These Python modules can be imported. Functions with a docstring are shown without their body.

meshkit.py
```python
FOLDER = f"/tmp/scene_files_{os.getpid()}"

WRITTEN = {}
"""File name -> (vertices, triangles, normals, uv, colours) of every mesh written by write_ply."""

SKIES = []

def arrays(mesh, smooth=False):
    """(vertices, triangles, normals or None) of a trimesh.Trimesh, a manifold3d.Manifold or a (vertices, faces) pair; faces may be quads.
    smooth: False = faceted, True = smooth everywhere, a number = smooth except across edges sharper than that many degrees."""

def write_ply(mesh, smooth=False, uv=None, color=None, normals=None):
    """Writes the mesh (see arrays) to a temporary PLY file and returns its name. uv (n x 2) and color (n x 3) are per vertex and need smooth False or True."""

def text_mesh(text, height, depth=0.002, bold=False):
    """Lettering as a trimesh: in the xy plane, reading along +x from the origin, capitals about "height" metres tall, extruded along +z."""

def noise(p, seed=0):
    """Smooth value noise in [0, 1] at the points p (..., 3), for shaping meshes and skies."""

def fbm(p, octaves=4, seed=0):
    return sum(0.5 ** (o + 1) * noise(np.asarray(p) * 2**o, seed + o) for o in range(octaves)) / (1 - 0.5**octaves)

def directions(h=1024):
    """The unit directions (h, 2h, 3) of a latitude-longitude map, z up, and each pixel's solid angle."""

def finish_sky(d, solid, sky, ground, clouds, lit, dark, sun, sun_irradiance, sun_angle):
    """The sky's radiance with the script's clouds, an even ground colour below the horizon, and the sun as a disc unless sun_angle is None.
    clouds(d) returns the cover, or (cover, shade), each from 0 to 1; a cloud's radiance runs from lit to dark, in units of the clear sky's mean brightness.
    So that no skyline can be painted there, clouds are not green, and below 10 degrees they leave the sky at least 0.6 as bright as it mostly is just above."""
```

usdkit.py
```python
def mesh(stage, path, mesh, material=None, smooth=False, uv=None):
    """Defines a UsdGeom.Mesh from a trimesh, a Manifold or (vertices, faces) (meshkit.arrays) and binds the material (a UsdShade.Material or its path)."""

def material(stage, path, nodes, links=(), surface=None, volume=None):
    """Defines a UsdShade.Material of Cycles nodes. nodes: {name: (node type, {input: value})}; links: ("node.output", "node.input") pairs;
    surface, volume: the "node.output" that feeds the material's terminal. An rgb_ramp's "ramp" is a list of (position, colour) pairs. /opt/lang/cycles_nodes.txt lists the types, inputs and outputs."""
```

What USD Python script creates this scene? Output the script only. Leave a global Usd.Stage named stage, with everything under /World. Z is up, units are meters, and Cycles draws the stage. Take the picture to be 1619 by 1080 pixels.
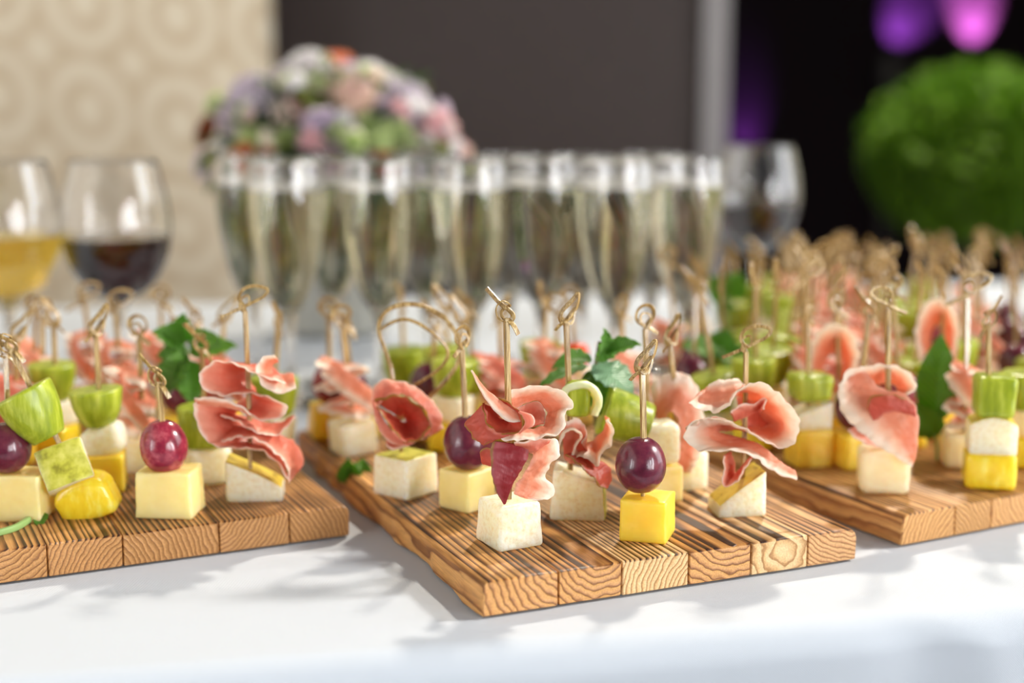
import math, random
import numpy as np, trimesh, usdkit, meshkit
from scipy.interpolate import CubicSpline
from scipy.ndimage import gaussian_filter1d
from pxr import Usd, UsdGeom, UsdLux, UsdShade, Gf, Sdf

rng = np.random.default_rng(7)
stage = Usd.Stage.CreateInMemory()
UsdGeom.SetStageUpAxis(stage, 'Z'); UsdGeom.SetStageMetersPerUnit(stage, 1.0)
UsdGeom.Xform.Define(stage, '/World')
T = 0.75            # height of the cloth-covered table top

# ---------------------------------------------------------------- camera, sky, sun, windows, exposure
CAM_H, PITCH, FPX = 0.2254, math.radians(9.84), 2248.6
cam = UsdGeom.Camera.Define(stage, '/World/camera')
cam.AddTranslateOp().Set((0, 0, T + CAM_H)); cam.AddRotateXYZOp().Set((90 - math.degrees(PITCH), 0, 0))
cam.CreateFocalLengthAttr(50.0); cam.CreateHorizontalApertureAttr(36.0)
cam.CreateFStopAttr(3.1); cam.CreateFocusDistanceAttr(0.664); cam.CreateClippingRangeAttr((0.05, 100.0))
cam.CreateExposureAttr(-0.26)

sky = UsdLux.DomeLight.Define(stage, '/World/sky')
sky.CreateColorAttr((0.86, 0.92, 1.0)); sky.CreateIntensityAttr(0.06)
sun = UsdLux.DistantLight.Define(stage, '/World/sun')
sun.CreateAngleAttr(6.0); sun.CreateIntensityAttr(95.0); sun.CreateColorAttr((1.0, 0.93, 0.84))
sun.AddRotateXYZOp().Set((0, 53, 9))           # light comes from +x, about 37 degrees up, a little from the far side
# tall windows in the side walls: side, centre y, width, sill, head, radiance of the daylight in them
WINDOWS = [(1, -4.3, .30, .25, 2.1, 72), (1, -3.3, .30, .25, 2.1, 72), (1, -2.3, .30, .25, 2.1, 72), (1, -1.3, .30, .25, 2.1, 72), (1, 0.95, 1.5, .65, 3.35, 6.0), (-1, -2.6, .30, .25, 2.1, 36), (-1, -1.6, .30, .25, 2.1, 36)]
WX = 2.6
for i, (sd, wy, ww, z0, z1, rad) in enumerate(WINDOWS):
    l = UsdLux.RectLight.Define(stage, f'/World/daylight_{i:03d}' if i else '/World/daylight')
    l.CreateWidthAttr(ww - 0.1); l.CreateHeightAttr(z1 - z0 - 0.1); l.CreateIntensityAttr(rad); l.CreateColorAttr((0.94, 0.97, 1.0))
    l.AddTranslateOp().Set((sd * (WX + 0.06), wy, (z0 + z1) / 2)); l.AddRotateXYZOp().Set((90, 0, 90 * sd))

# ---------------------------------------------------------------- helpers
used = {}
def numbered(base):
    n = used.get(base, 0); used[base] = n + 1
    return base if n == 0 else f'{base}_{n:03d}'
def thing(name, label, cat, loc=(0, 0, 0), rot=(0, 0, 0), group=None, kind=None):
    x = UsdGeom.Xform.Define(stage, numbered('/World/' + name))
    x.AddTranslateOp().Set(tuple(map(float, loc))); x.AddRotateXYZOp().Set(tuple(map(float, rot)))
    tag(x.GetPrim(), label, cat, group, kind)
    return str(x.GetPath())
def tag(p, label=None, cat=None, group=None, kind=None):
    p = p.GetPrim() if hasattr(p, 'GetPrim') else p
    for k, v in (('label', label), ('category', cat), ('group', group), ('kind', kind)):
        if v: p.SetCustomDataByKey(k, v)
    return p
def obj(name, mesh, m, parent='/World', smooth=True, uv=None, kind=None, label=None):
    p = usdkit.mesh(stage, numbered(parent + '/' + name), mesh, m, smooth=smooth, uv=uv)
    if kind or label: tag(p, label, None, None, kind)
    return str(p.GetPath())
def dup(path, loc, rot, label=None, group=None):
    src = stage.GetPrimAtPath(path); was = dict(src.GetCustomData())
    base = path.rsplit('/', 1)[1].rstrip('0123456789').rstrip('_')
    r = thing(base, label or was['label'], was['category'], loc, rot, group or was.get('group'))
    p = stage.GetPrimAtPath(r); p.GetReferences().AddInternalReference(path); p.SetInstanceable(True)
    return r

def ray(px, py):
    c = ((px - 809.5) / FPX, 1.0, -(py - 540) / FPX); cp, sp = math.cos(PITCH), math.sin(PITCH)
    return np.array([c[0], cp + c[2] * sp, -sp + c[2] * cp])
EYE = np.array([0, 0, T + CAM_H])
def onz(px, py, z):
    r = ray(px, py); return EYE + r * ((z - EYE[2]) / r[2])
def ony(px, py, y):
    r = ray(px, py); return EYE + r * (y / r[1])

def spline(pts, n):
    p = np.asarray(pts, float)
    d = np.r_[0, np.cumsum(np.linalg.norm(np.diff(p, axis=0), axis=1) + 1e-9)]
    return CubicSpline(d / d[-1], p, bc_type='natural')(np.linspace(0, 1, n))
def grid_faces(n, m, wrap=False):
    i, j = np.meshgrid(np.arange(n - 1), np.arange(m if wrap else m - 1), indexing='ij')
    k = (j + 1) % m
    return np.stack([i * m + j, i * m + k, (i + 1) * m + k, (i + 1) * m + j], -1).reshape(-1, 4)
def rings(R):
    """rings (n, m, 3) closed around m, capped at both ends -> trimesh"""
    n, m = R.shape[:2]
    v = np.vstack([R.reshape(-1, 3), R[0].mean(0), R[-1].mean(0)])
    q = grid_faces(n, m, True); f = np.vstack([q[:, [0, 1, 2]], q[:, [0, 2, 3]]])
    a, b = np.arange(m), (np.arange(m) + 1) % m
    f = np.vstack([f, np.stack([np.full(m, n * m), b, a], 1), np.stack([np.full(m, n * m + 1), (n - 1) * m + a, (n - 1) * m + b], 1)])
    t = trimesh.Trimesh(v, f, process=False)
    if t.volume < 0: t.invert()
    return t
def sweep(pts, w, t, up=(0, -1, 0), taper=None, sides=8, sq=.5):
    """a flat strip w wide and t thick along the points; up is the strip's flat-side normal at the start"""
    p = np.asarray(pts, float); d = np.gradient(p, axis=0); d /= np.linalg.norm(d, axis=1, keepdims=True)
    n = np.asarray(up, float); out = []
    ang = (np.arange(sides) + .5) * 2 * np.pi / sides
    sx = np.sign(np.cos(ang)) * np.abs(np.cos(ang)) ** sq; sy = np.sign(np.sin(ang)) * np.abs(np.sin(ang)) ** sq
    for i in range(len(p)):
        n = n - d[i] * (n @ d[i]); n = n / (np.linalg.norm(n) + 1e-12); s = np.cross(d[i], n)
        k = 1 if taper is None else taper[i]
        out.append(p[i] + k * (w / 2 * sx[:, None] * s + t / 2 * sy[:, None] * n))
    return rings(np.array(out))
def lathe(profile, n=32, sx=1, sy=1):
    p = np.asarray(profile, float); a = np.arange(n) * 2 * np.pi / n
    return rings(np.stack([p[:, None, 0] * np.cos(a) * sx, p[:, None, 0] * np.sin(a) * sy, np.broadcast_to(p[:, 1:2], (len(p), n))], -1))
def rotm(tilt=0, yaw=0, roll=0):
    """yaw about z, then lean the top to the left by tilt degrees, and towards the back by roll"""
    R = trimesh.transformations.rotation_matrix
    return R(-math.radians(tilt), [0, 1, 0]) @ R(-math.radians(roll), [1, 0, 0]) @ R(math.radians(yaw), [0, 0, 1])
def moved(m, loc=(0, 0, 0), tilt=0, yaw=0, roll=0, scale=1):
    m = m.copy(); m.apply_scale(scale); m.apply_transform(rotm(tilt, yaw, roll)); m.apply_translation(loc)
    return m
def cat(*ms): return trimesh.util.concatenate([m for m in ms])
def box(c, s):
    m = trimesh.creation.box(s); m.apply_translation(c); return m

def block(size, r=.0015, skin=None, deform=None, sub=4, lump=.0004, seed=0):
    """a cut cube of food, rounded; skin names the face ('+z', '-x' ...) that becomes a mesh of its own"""
    m = trimesh.creation.box((2, 2, 2))
    for _ in range(sub): m = m.subdivide()
    h = np.asarray(size, float) / 2; v0 = m.vertices.copy(); v = v0 * h
    inner = np.clip(v, -(h - r), h - r); d = v - inner; L = np.linalg.norm(d, axis=1, keepdims=True)
    v = np.where(L > 1e-9, inner + d / np.maximum(L, 1e-9) * r, v)
    v += (np.stack([meshkit.fbm(v * 160 + 9 * k, 3, seed + k) for k in range(3)], 1) - .5) * 2 * lump
    v[:, 2] += h[2]
    if deform is not None: v = deform(v, h)
    m = trimesh.Trimesh(v, m.faces, process=False)
    if skin is None: return m
    ax, s = 'xyz'.index(skin[1]), 1 if skin[0] == '+' else -1
    on = (v0[m.faces][:, :, ax] * s > .999).all(1)
    return trimesh.Trimesh(v, m.faces[~on]), trimesh.Trimesh(v, m.faces[on])

# ---------------------------------------------------------------- materials
LOOKS = '/World/Looks'; UsdGeom.Scope.Define(stage, LOOKS)
def mat(name, nodes, links=(), surface='p.BSDF', volume=None):
    return usdkit.material(stage, f'{LOOKS}/{name}', nodes, links, surface=surface, volume=volume)
def plain(name, color, rough=.5, **kw):
    return mat(name, {'p': ('principled_bsdf', {'base_color': color, 'roughness': rough, **kw})})
def mottled(name, stops, scale=120, stretch=(1, 1, 1), rough=.4, detail=4, bump=0, translucent=0, sss=0, radius=(1, .5, .2), sss_scale=.004, contrast=1, **kw):
    """noise through a colour ramp, in the object's own space"""
    n = {'tc': ('texture_coordinate', {}), 'mp': ('mapping', {'scale': stretch}), 'n': ('noise_texture', {'scale': scale, 'detail': detail, 'roughness': .6}),
         'r': ('rgb_ramp', {'ramp': stops}), 'p': ('principled_bsdf', {'roughness': rough, **kw})}
    l = [('tc.object', 'mp.vector'), ('mp.vector', 'n.vector'), ('n.fac', 'r.fac'), ('r.color', 'p.base_color')]
    if sss: n['p'][1].update(subsurface_weight=sss, subsurface_scale=sss_scale, subsurface_radius=radius)
    if bump:
        n['b'] = ('bump', {'strength': .6, 'distance': bump}); l += [('n.fac', 'b.height'), ('b.normal', 'p.normal')]
    surf = 'p.BSDF'
    if translucent:
        n['t'] = ('translucent_bsdf', {}); n['mx'] = ('mix_closure', {'fac': translucent})
        l += [('r.color', 't.color'), ('p.BSDF', 'mx.closure1'), ('t.BSDF', 'mx.closure2')]; surf = 'mx.closure'
    return mat(name, n, l, surf)

def ham_material(name, edge, inner, lean, end, translucent=.35, marble=.5, edge_at=(.10, .22), rough=.38, speck=0):
    n = {'at': ('attribute', {'attribute': 'st'}), 'sp': ('separate_xyz', {}), 'mp': ('mapping', {'scale': (70, 2.2, 1)}),
         'n1': ('noise_texture', {'scale': 1.5, 'detail': 3}), 'a': ('math', {'math_type': 'multiply_add', 'value2': .30, 'value3': -.15}),
         's': ('math', {'math_type': 'add'}), 'r': ('rgb_ramp', {'ramp': [(0, edge), (edge_at[0], edge), (edge_at[1], inner), (.48, lean), (.85, lean), (1, end)]}),
         'mp2': ('mapping', {'scale': (70, 5, 1)}), 'n2': ('noise_texture', {'scale': 1.3, 'detail': 5, 'roughness': .65}),
         'mr': ('rgb_ramp', {'ramp': [(0, (0, 0, 0)), (.52, (0, 0, 0)), (.72, (marble,) * 3), (1, (marble,) * 3)]}),
         'mix': ('mix', {'color2': inner}), 'p': ('principled_bsdf', {'roughness': rough, 'specular_ior_level': .45}),
         't': ('translucent_bsdf', {}), 'mx': ('mix_closure', {'fac': translucent}), 'b': ('bump', {'strength': .5, 'distance': .0008})}
    l = [('at.vector', 'mp.vector'), ('at.vector', 'sp.vector'), ('at.vector', 'mp2.vector'), ('mp.vector', 'n1.vector'), ('mp2.vector', 'n2.vector'),
         ('n1.fac', 'a.value1'), ('a.value', 's.value1'), ('sp.y', 's.value2'), ('s.value', 'r.fac'), ('n2.fac', 'mr.fac'), ('mr.color', 'mix.fac'),
         ('r.color', 'mix.color1'), ('mix.color', 'p.base_color'), ('mix.color', 't.color'), ('n2.fac', 'b.height'), ('b.normal', 'p.normal'),
         ('p.BSDF', 'mx.closure1'), ('t.BSDF', 'mx.closure2')]
    return mat(name, n, l, 'mx.closure')
HAM = ham_material('pale_ham', (.93, .84, .73), (.93, .64, .47), (.87, .37, .22), (.89, .50, .36), translucent=.48, edge_at=(.12, .30))
HAM_RED = ham_material('red_ham', (.42, .20, .04), (.55, .10, .05), (.62, .10, .06), (.70, .20, .13), edge_at=(.035, .06), marble=.15)
HAM_PINK = ham_material('pink_ham', (.92, .76, .64), (.88, .43, .30), (.77, .22, .135), (.84, .38, .26), edge_at=(.02, .10), marble=.35, translucent=.42)
CRIMSON = ham_material('crimson_ham', (.30, .13, .04), (.36, .07, .08), (.27, .016, .022), (.32, .04, .04), edge_at=(.03, .06), translucent=.15, marble=.45, rough=.42)
GRAPE = mottled('grape_skin', [(.30, (.050, .006, .016)), (.5, (.105, .011, .030)), (.66, (.15, .028, .045))], 130, rough=.22, coat_weight=.25, sss=.25, radius=(1, .12, .15), sss_scale=.003)
GRAPE_RED = mottled('red_grape_skin', [(.30, (.11, .008, .020)), (.5, (.23, .015, .038)), (.68, (.42, .10, .12))], 110, rough=.20, coat_weight=.25, sss=.3, radius=(1, .12, .12), sss_scale=.004)
SCAR = plain('grape_scar', (.25, .17, .08), .8)
CHEESE = mottled('yellow_cheese', [(.3, (.90, .52, .035)), (.7, (.94, .61, .065))], 60, rough=.38, sss=.5, radius=(1, .6, .15), sss_scale=.004, bump=.0003)
CHEESE_PALE = mottled('pale_cheese', [(.3, (.88, .63, .22)), (.7, (.92, .71, .30))], 60, rough=.4, sss=.5, radius=(1, .6, .2), sss_scale=.004, bump=.0003)
PEAR = mottled('pear_flesh', [(.25, (.82, .62, .32)), (.5, (.92, .79, .53)), (.75, (.94, .86, .64))], 420, rough=.42, sss=.6, radius=(1, .6, .28), sss_scale=.007, bump=.0006, detail=3)
PEAR_SKIN = mottled('pear_skin', [(.3, (.25, .23, .02)), (.5, (.48, .46, .05)), (.68, (.62, .58, .12))], 170, rough=.35, bump=.0003)
PEAR_SKIN_Y = mottled('yellow_pear_skin', [(.28, (.20, .12, .02)), (.42, (.62, .47, .05)), (.7, (.80, .66, .10))], 150, rough=.3, bump=.0003)
KIWI = mottled('kiwi_flesh', [(.3, (.16, .22, .008)), (.52, (.29, .35, .022)), (.75, (.52, .55, .10))], 55, (3.4, 3.4, .5), rough=.3, sss=.3, radius=(1, 1, .1), sss_scale=.003, bump=.0005)
SEED = plain('kiwi_seed', (.01, .008, .006), .3)
KIWI_CORE = mottled('kiwi_core', [(.3, (.62, .66, .30)), (.7, (.80, .80, .50))], 120, rough=.35, sss=.3)
MELON = mottled('melon_flesh', [(.3, (.90, .66, .36)), (.7, (.95, .80, .52))], 90, rough=.35, sss=.5, radius=(1, .6, .3))
PINEAPPLE = mottled('pineapple_flesh', [(.3, (.82, .50, .01)), (.55, (.90, .62, .03)), (.75, (.95, .76, .15))], 110, (2, 2, .6), rough=.22, sss=.4, radius=(1, .6, .1), coat_weight=.3, bump=.0005)
TOMATO = plain('tomato_skin', (.72, .07, .015), .2)
BAMBOO = mottled('bamboo', [(.3, (.13, .068, .018)), (.5, (.36, .225, .075)), (.72, (.76, .58, .28))], 240, (4, 4, .22), rough=.20, coat_weight=.45, coat_roughness=.08, bump=.0004)
def leaf_mat(name, a, b, tr=.35):
    n = {'at': ('attribute', {'attribute': 'st'}), 'sp': ('separate_xyz', {}), 'ab': ('math', {'math_type': 'absolute'}), 'k': ('math', {'math_type': 'multiply_add', 'value2': -.45}),
         'w': ('math', {'math_type': 'multiply', 'value2': 46.0}), 'sn': ('math', {'math_type': 'sine'}), 'pw': ('math', {'math_type': 'power', 'value2': 4.0}), 'ab2': ('math', {'math_type': 'absolute'}),
         'r': ('rgb_ramp', {'ramp': [(0, a), (.6, a), (1, b)]}), 'b': ('bump', {'strength': .7, 'distance': .0008, 'invert': True}),
         'p': ('principled_bsdf', {'roughness': .38}), 't': ('translucent_bsdf', {}), 'hs': ('hsv', {'saturation': 1.1, 'value': 1.6}), 'mx': ('mix_closure', {'fac': tr})}
    l = [('at.vector', 'sp.vector'), ('sp.y', 'ab.value1'), ('ab.value', 'k.value1'), ('sp.x', 'k.value3'), ('k.value', 'w.value1'), ('w.value', 'sn.value1'), ('sn.value', 'ab2.value1'), ('ab2.value', 'pw.value1'),
         ('pw.value', 'r.fac'), ('pw.value', 'b.height'), ('r.color', 'p.base_color'), ('r.color', 'hs.color'), ('hs.color', 't.color'), ('b.normal', 'p.normal'), ('p.BSDF', 'mx.closure1'), ('t.BSDF', 'mx.closure2')]
    return mat(name, n, l, 'mx.closure')
MINT = leaf_mat('mint_leaf', (.11, .29, .022), (.19, .40, .07))
MINT_SKYLIT = leaf_mat('mint_leaf_skylit', (.22, .40, .22), (.34, .52, .32), .25)  # sky reflection on the big mint leaf painted into a paler green
BASIL = leaf_mat('basil_leaf', (.11, .27, .012), (.18, .34, .03), .4)
STEM = plain('herb_stem', (.25, .40, .13), .45)
STEM_DARK = plain('dark_herb_stem', (.12, .10, .03), .5)
GLASS = plain('clear_glass', (1, 1, 1), 0.0, transmission_weight=1.0, ior=1.68)
CHAMPAGNE = plain('sparkling_wine', (.995, .955, .76), 0.0, transmission_weight=1.0, ior=1.33)
FOAM_HIGHLIGHT = mat('wine_foam_highlight', {'d': ('principled_bsdf', {'base_color': (.93, .92, .86), 'roughness': .35}), 't': ('transparent_bsdf', {}), 'n': ('noise_texture', {'scale': 900, 'detail': 2}), 'r': ('rgb_ramp', {'ramp': [(.35, (.25, .25, .25)), (.6, (.85, .85, .85))]}), 'x': ('mix_closure', {})}, [('n.fac', 'r.fac'), ('r.color', 'x.fac'), ('t.BSDF', 'x.closure1'), ('d.BSDF', 'x.closure2')], 'x.closure')
WHITE_WINE = plain('white_wine', (.95, .70, .12), 0.0, transmission_weight=1.0, ior=1.33)
RED_WINE = plain('red_wine', (.03, .001, .003), 0.0, transmission_weight=1.0, ior=1.33)

def wood(name, pith, period=.0042, light=(.60, .305, .095), mid=(.41, .18, .048), late=(.19, .066, .016), char=(.035, .011, .004), burn=.8, seed=0, end_light=None, warp=.0016):
    """solid sawn softwood: rings around a pith line parallel to the plank, so the top shows stripes and the end arcs; the top is scorched along the late wood"""
    el = end_light or light
    n = {'tc': ('texture_coordinate', {}), 'mpw': ('mapping', {'scale': (60, 5, 60), 'location': (seed * 3.1, seed, 0)}), 'nw': ('noise_texture', {'scale': 1, 'detail': 2}),
         'off': ('vector_math', {'vector_math_type': 'subtract', 'math_type': 'subtract', 'vector2': (.5, .5, .5)}), 'offs': ('vector_math', {'math_type': 'scale', 'scale': warp * 2}),
         'add': ('vector_math', {'math_type': 'add'}), 'sub': ('vector_math', {'math_type': 'subtract', 'vector2': (pith[0], 0, pith[1])}), 'fl': ('vector_math', {'math_type': 'multiply', 'vector2': (1, 0.02, 1)}),
         'len': ('vector_math', {'math_type': 'length'}), 'per': ('math', {'math_type': 'divide', 'value2': period}), 'wig': ('noise_texture', {'scale': 260, 'detail': 2}), 'wiga': ('math', {'math_type': 'multiply_add', 'value2': .14}), 'wigm': ('mapping', {'scale': (1, .08, 1)}), 'bn': ('mapping', {'scale': (140, 3, 140), 'location': (seed, 0, 3)}), 'bnn': ('noise_texture', {'scale': 1, 'detail': 1}), 'bna': ('math', {'math_type': 'multiply_add', 'value2': 1.5}), 'fr': ('math', {'math_type': 'fraction'}),
         'rs': ('rgb_ramp', {'ramp': [(0, (.05,) * 3), (.30, (.10,) * 3), (.55, (.55,) * 3), (.75, (.9,) * 3), (.90, (1,) * 3), (1, (.05,) * 3)]}),
         'fib': ('mapping', {'scale': (1100, 60, 1100)}), 'nf': ('noise_texture', {'scale': 1, 'detail': 3}),
         'big': ('mapping', {'scale': (75, 11, 20), 'location': (seed * 1.7, 0, seed)}), 'nb': ('noise_texture', {'scale': 1, 'detail': 3, 'roughness': .55}),
         'geo': ('geometry', {}), 'nz': ('separate_xyz', {}), 'top': ('map_range', {'range_type': 'smoothstep', 'from_min': .25, 'from_max': .8}),
         'side': ('rgb_ramp', {'ramp': [(0, el), (.35, tuple(.5 * a + .5 * b for a, b in zip(el, mid))), (.75, mid), (1, late)]}),
         'face': ('rgb_ramp', {'ramp': [(0, light), (.30, mid), (.62, late), (.95, char), (1, char)]}),
         'scorch': ('math', {'math_type': 'multiply_add', 'value2': burn * 3.6, 'value3': -burn * 1.62}), 'sum': ('math', {'math_type': 'add', 'use_clamp': True}),
         'cm': ('mix', {}), 'fb': ('math', {'math_type': 'multiply_add', 'value2': 1.0, 'value3': .5}), 'fc': ('mix', {'mix_type': 'multiply', 'fac': 1.0}),
         'h': ('math', {'math_type': 'multiply_add', 'value2': .35}), 'b': ('bump', {'strength': .55, 'distance': .0007}), 'p': ('principled_bsdf', {'roughness': .46, 'specular_ior_level': .4})}
    del n['off'][1]['vector_math_type']
    l = [('tc.object', 'mpw.vector'), ('mpw.vector', 'nw.vector'), ('nw.color', 'off.vector1'), ('off.vector', 'offs.vector1'), ('tc.object', 'add.vector1'), ('offs.vector', 'add.vector2'), ('add.vector', 'sub.vector1'),
         ('sub.vector', 'fl.vector1'), ('fl.vector', 'len.vector1'), ('len.value', 'per.value1'), ('per.value', 'wiga.value3'), ('wiga.value', 'bna.value3'), ('tc.object', 'bn.vector'), ('bn.vector', 'bnn.vector'), ('bnn.fac', 'bna.value1'), ('tc.object', 'fib.vector'), ('wig.fac', 'wiga.value1'), ('tc.object', 'wigm.vector'), ('wigm.vector', 'wig.vector'), ('bna.value', 'fr.value1'), ('fr.value', 'rs.fac'), ('fib.vector', 'nf.vector'),
         ('tc.object', 'big.vector'), ('big.vector', 'nb.vector'), ('geo.normal', 'nz.vector'), ('nz.z', 'top.value'), ('rs.color', 'side.fac'), ('nb.fac', 'scorch.value1'), ('scorch.value', 'sum.value1'), ('rs.color', 'sum.value2'),
         ('sum.value', 'face.fac'), ('top.result', 'cm.fac'), ('side.color', 'cm.color1'), ('face.color', 'cm.color2'), ('nf.fac', 'fb.value1'), ('cm.color', 'fc.color1'), ('fb.value', 'fc.color2'), ('fc.color', 'p.base_color'),
         ('nf.fac', 'h.value1'), ('rs.color', 'h.value3'), ('h.value', 'b.height'), ('b.normal', 'p.normal')]
    return mat(name, n, l)

def cloth_mat(name):
    n = {'at': ('attribute', {'attribute': 'st'}), 'sp': ('separate_xyz', {}), 'mx': ('math', {'math_type': 'multiply', 'value2': 2 * math.pi / .0011}), 'my': ('math', {'math_type': 'multiply', 'value2': 2 * math.pi / .0011}),
         'sx': ('math', {'math_type': 'sine'}), 'sy': ('math', {'math_type': 'sine'}), 'm': ('math', {'math_type': 'multiply'}), 'b': ('bump', {'strength': .4, 'distance': .00016}),
         'p': ('principled_bsdf', {'base_color': (.505, .55, .61), 'roughness': .62, 'sheen_weight': .15, 'specular_ior_level': .35})}
    l = [('at.vector', 'sp.vector'), ('sp.x', 'mx.value1'), ('sp.y', 'my.value1'), ('mx.value', 'sx.value1'), ('my.value', 'sy.value1'), ('sx.value', 'm.value1'), ('sy.value', 'm.value2'), ('m.value', 'b.height'), ('b.normal', 'p.normal')]
    return mat(name, n, l)
CLOTH = cloth_mat('white_cloth')

# ---------------------------------------------------------------- the room
def struct(name, mesh, m, label, catg, smooth=False):
    p = obj(name, mesh, m, smooth=smooth); tag(stage.GetPrimAtPath(p), label, catg, None, 'structure'); return p
def wallpaper():
    n = {'tc': ('texture_coordinate', {}), 'sp': ('separate_xyz', {}), 'zx': ('math', {'math_type': 'multiply_add', 'value2': .158}), 'u': ('math', {'math_type': 'multiply_add', 'value2': 1 / .148, 'value3': .66}), 'v': ('math', {'math_type': 'multiply_add', 'value2': 1 / .172, 'value3': .10}),
         'fu': ('math', {'math_type': 'pingpong', 'value2': .5}), 'fv': ('math', {'math_type': 'pingpong', 'value2': .5}), 'c': ('combine_xyz', {}), 'len': ('vector_math', {'math_type': 'length'}),
         'w': ('math', {'math_type': 'multiply', 'value2': 2 * math.pi * 3.4}), 's': ('math', {'math_type': 'sine'}), 'r': ('rgb_ramp', {'ramp': [(0, (.66, .52, .34)), (.35, (.76, .63, .45)), (.7, (.83, .71, .53)), (1, (.86, .75, .57))]}),
         'k': ('math', {'math_type': 'multiply_add', 'value2': .5, 'value3': .5}), 'nn': ('noise_texture', {'scale': 14, 'detail': 4}), 'add': ('math', {'math_type': 'multiply_add', 'value2': .9, 'value3': -.45}), 'sm': ('math', {'math_type': 'add'}), 'p': ('principled_bsdf', {'roughness': .6})}
    l = [('tc.object', 'sp.vector'), ('sp.x', 'zx.value1'), ('sp.z', 'zx.value3'), ('sp.x', 'u.value1'), ('zx.value', 'v.value1'), ('u.value', 'fu.value1'), ('v.value', 'fv.value1'), ('fu.value', 'c.x'), ('fv.value', 'c.y'), ('c.vector', 'len.vector1'),
         ('len.value', 'w.value1'), ('w.value', 's.value1'), ('s.value', 'k.value1'), ('tc.object', 'nn.vector'), ('nn.fac', 'add.value1'), ('add.value', 'sm.value1'), ('k.value', 'sm.value2'), ('sm.value', 'r.fac'), ('r.color', 'p.base_color')]
    return mat('beige_wallpaper', n, l)
WALLPAPER = wallpaper()
PANEL = mottled('dark_panel', [(.35, (.036, .023, .020)), (.65, (.053, .035, .030))], 40, (.4, 1, 9), rough=.5)
LIT_END = plain('lit_panel_end', (.30, .28, .28), .5)  # panel end face turned to the window, its brighter light painted as grey
BLACK = plain('unlit_room_black', (.006, .004, .006), .9, specular_ior_level=.08)  # darkness of the unlit far room painted in as near-black
FLOOR = mottled('dark_carpet', [(.3, (.03, .02, .018)), (.7, (.05, .035, .03))], 30, rough=.9)
WALLWHITE = plain('cream_wall', (.80, .77, .72), .7)
FRAME = plain('white_window_frame', (.7, .7, .68), .4)

struct('floor', box((0.4, 0.9, -.05), (7.2, 12.4, .1)), FLOOR, 'dark patterned carpet floor of the banquet hall', 'floor')
bx = ony(415, 60, 2.35)[0]
struct('wall_back', box(((bx - 3.2) / 2, 2.40, 1.6), (bx + 3.2, .1, 3.2)), WALLPAPER, 'beige wallpapered wall with concentric oval damask pattern', 'wall')
px1 = ony(1110, 60, 2.6)[0]; px2 = ony(1150, 60, 2.6)[0]
struct('wall_panel', box(((bx - .3 + px1) / 2, 2.66, 1.6), (px1 - bx + .3, .12, 3.2)), PANEL, 'dark brown horizontal-grained wall panelling behind the flutes', 'wall')
struct('lit_end_1', box(((px1 + px2) / 2, 2.655, 1.6), (px2 - px1, .15, 3.2)), LIT_END, 'end face of the dark panelling, its window light painted in as pale grey', 'panel_end')
struct('wall_far', box((1.9, 7.0, 1.6), (4.4, .1, 3.2)), BLACK, 'draped far wall, the room darkness painted in as black, washed by purple uplights', 'wall')
struct('ceiling', box((2.2, 4.85, 3.25), (3.9, 4.2, .1)), BLACK, 'dark ceiling over the unlit room at the right', 'ceiling')
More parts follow.
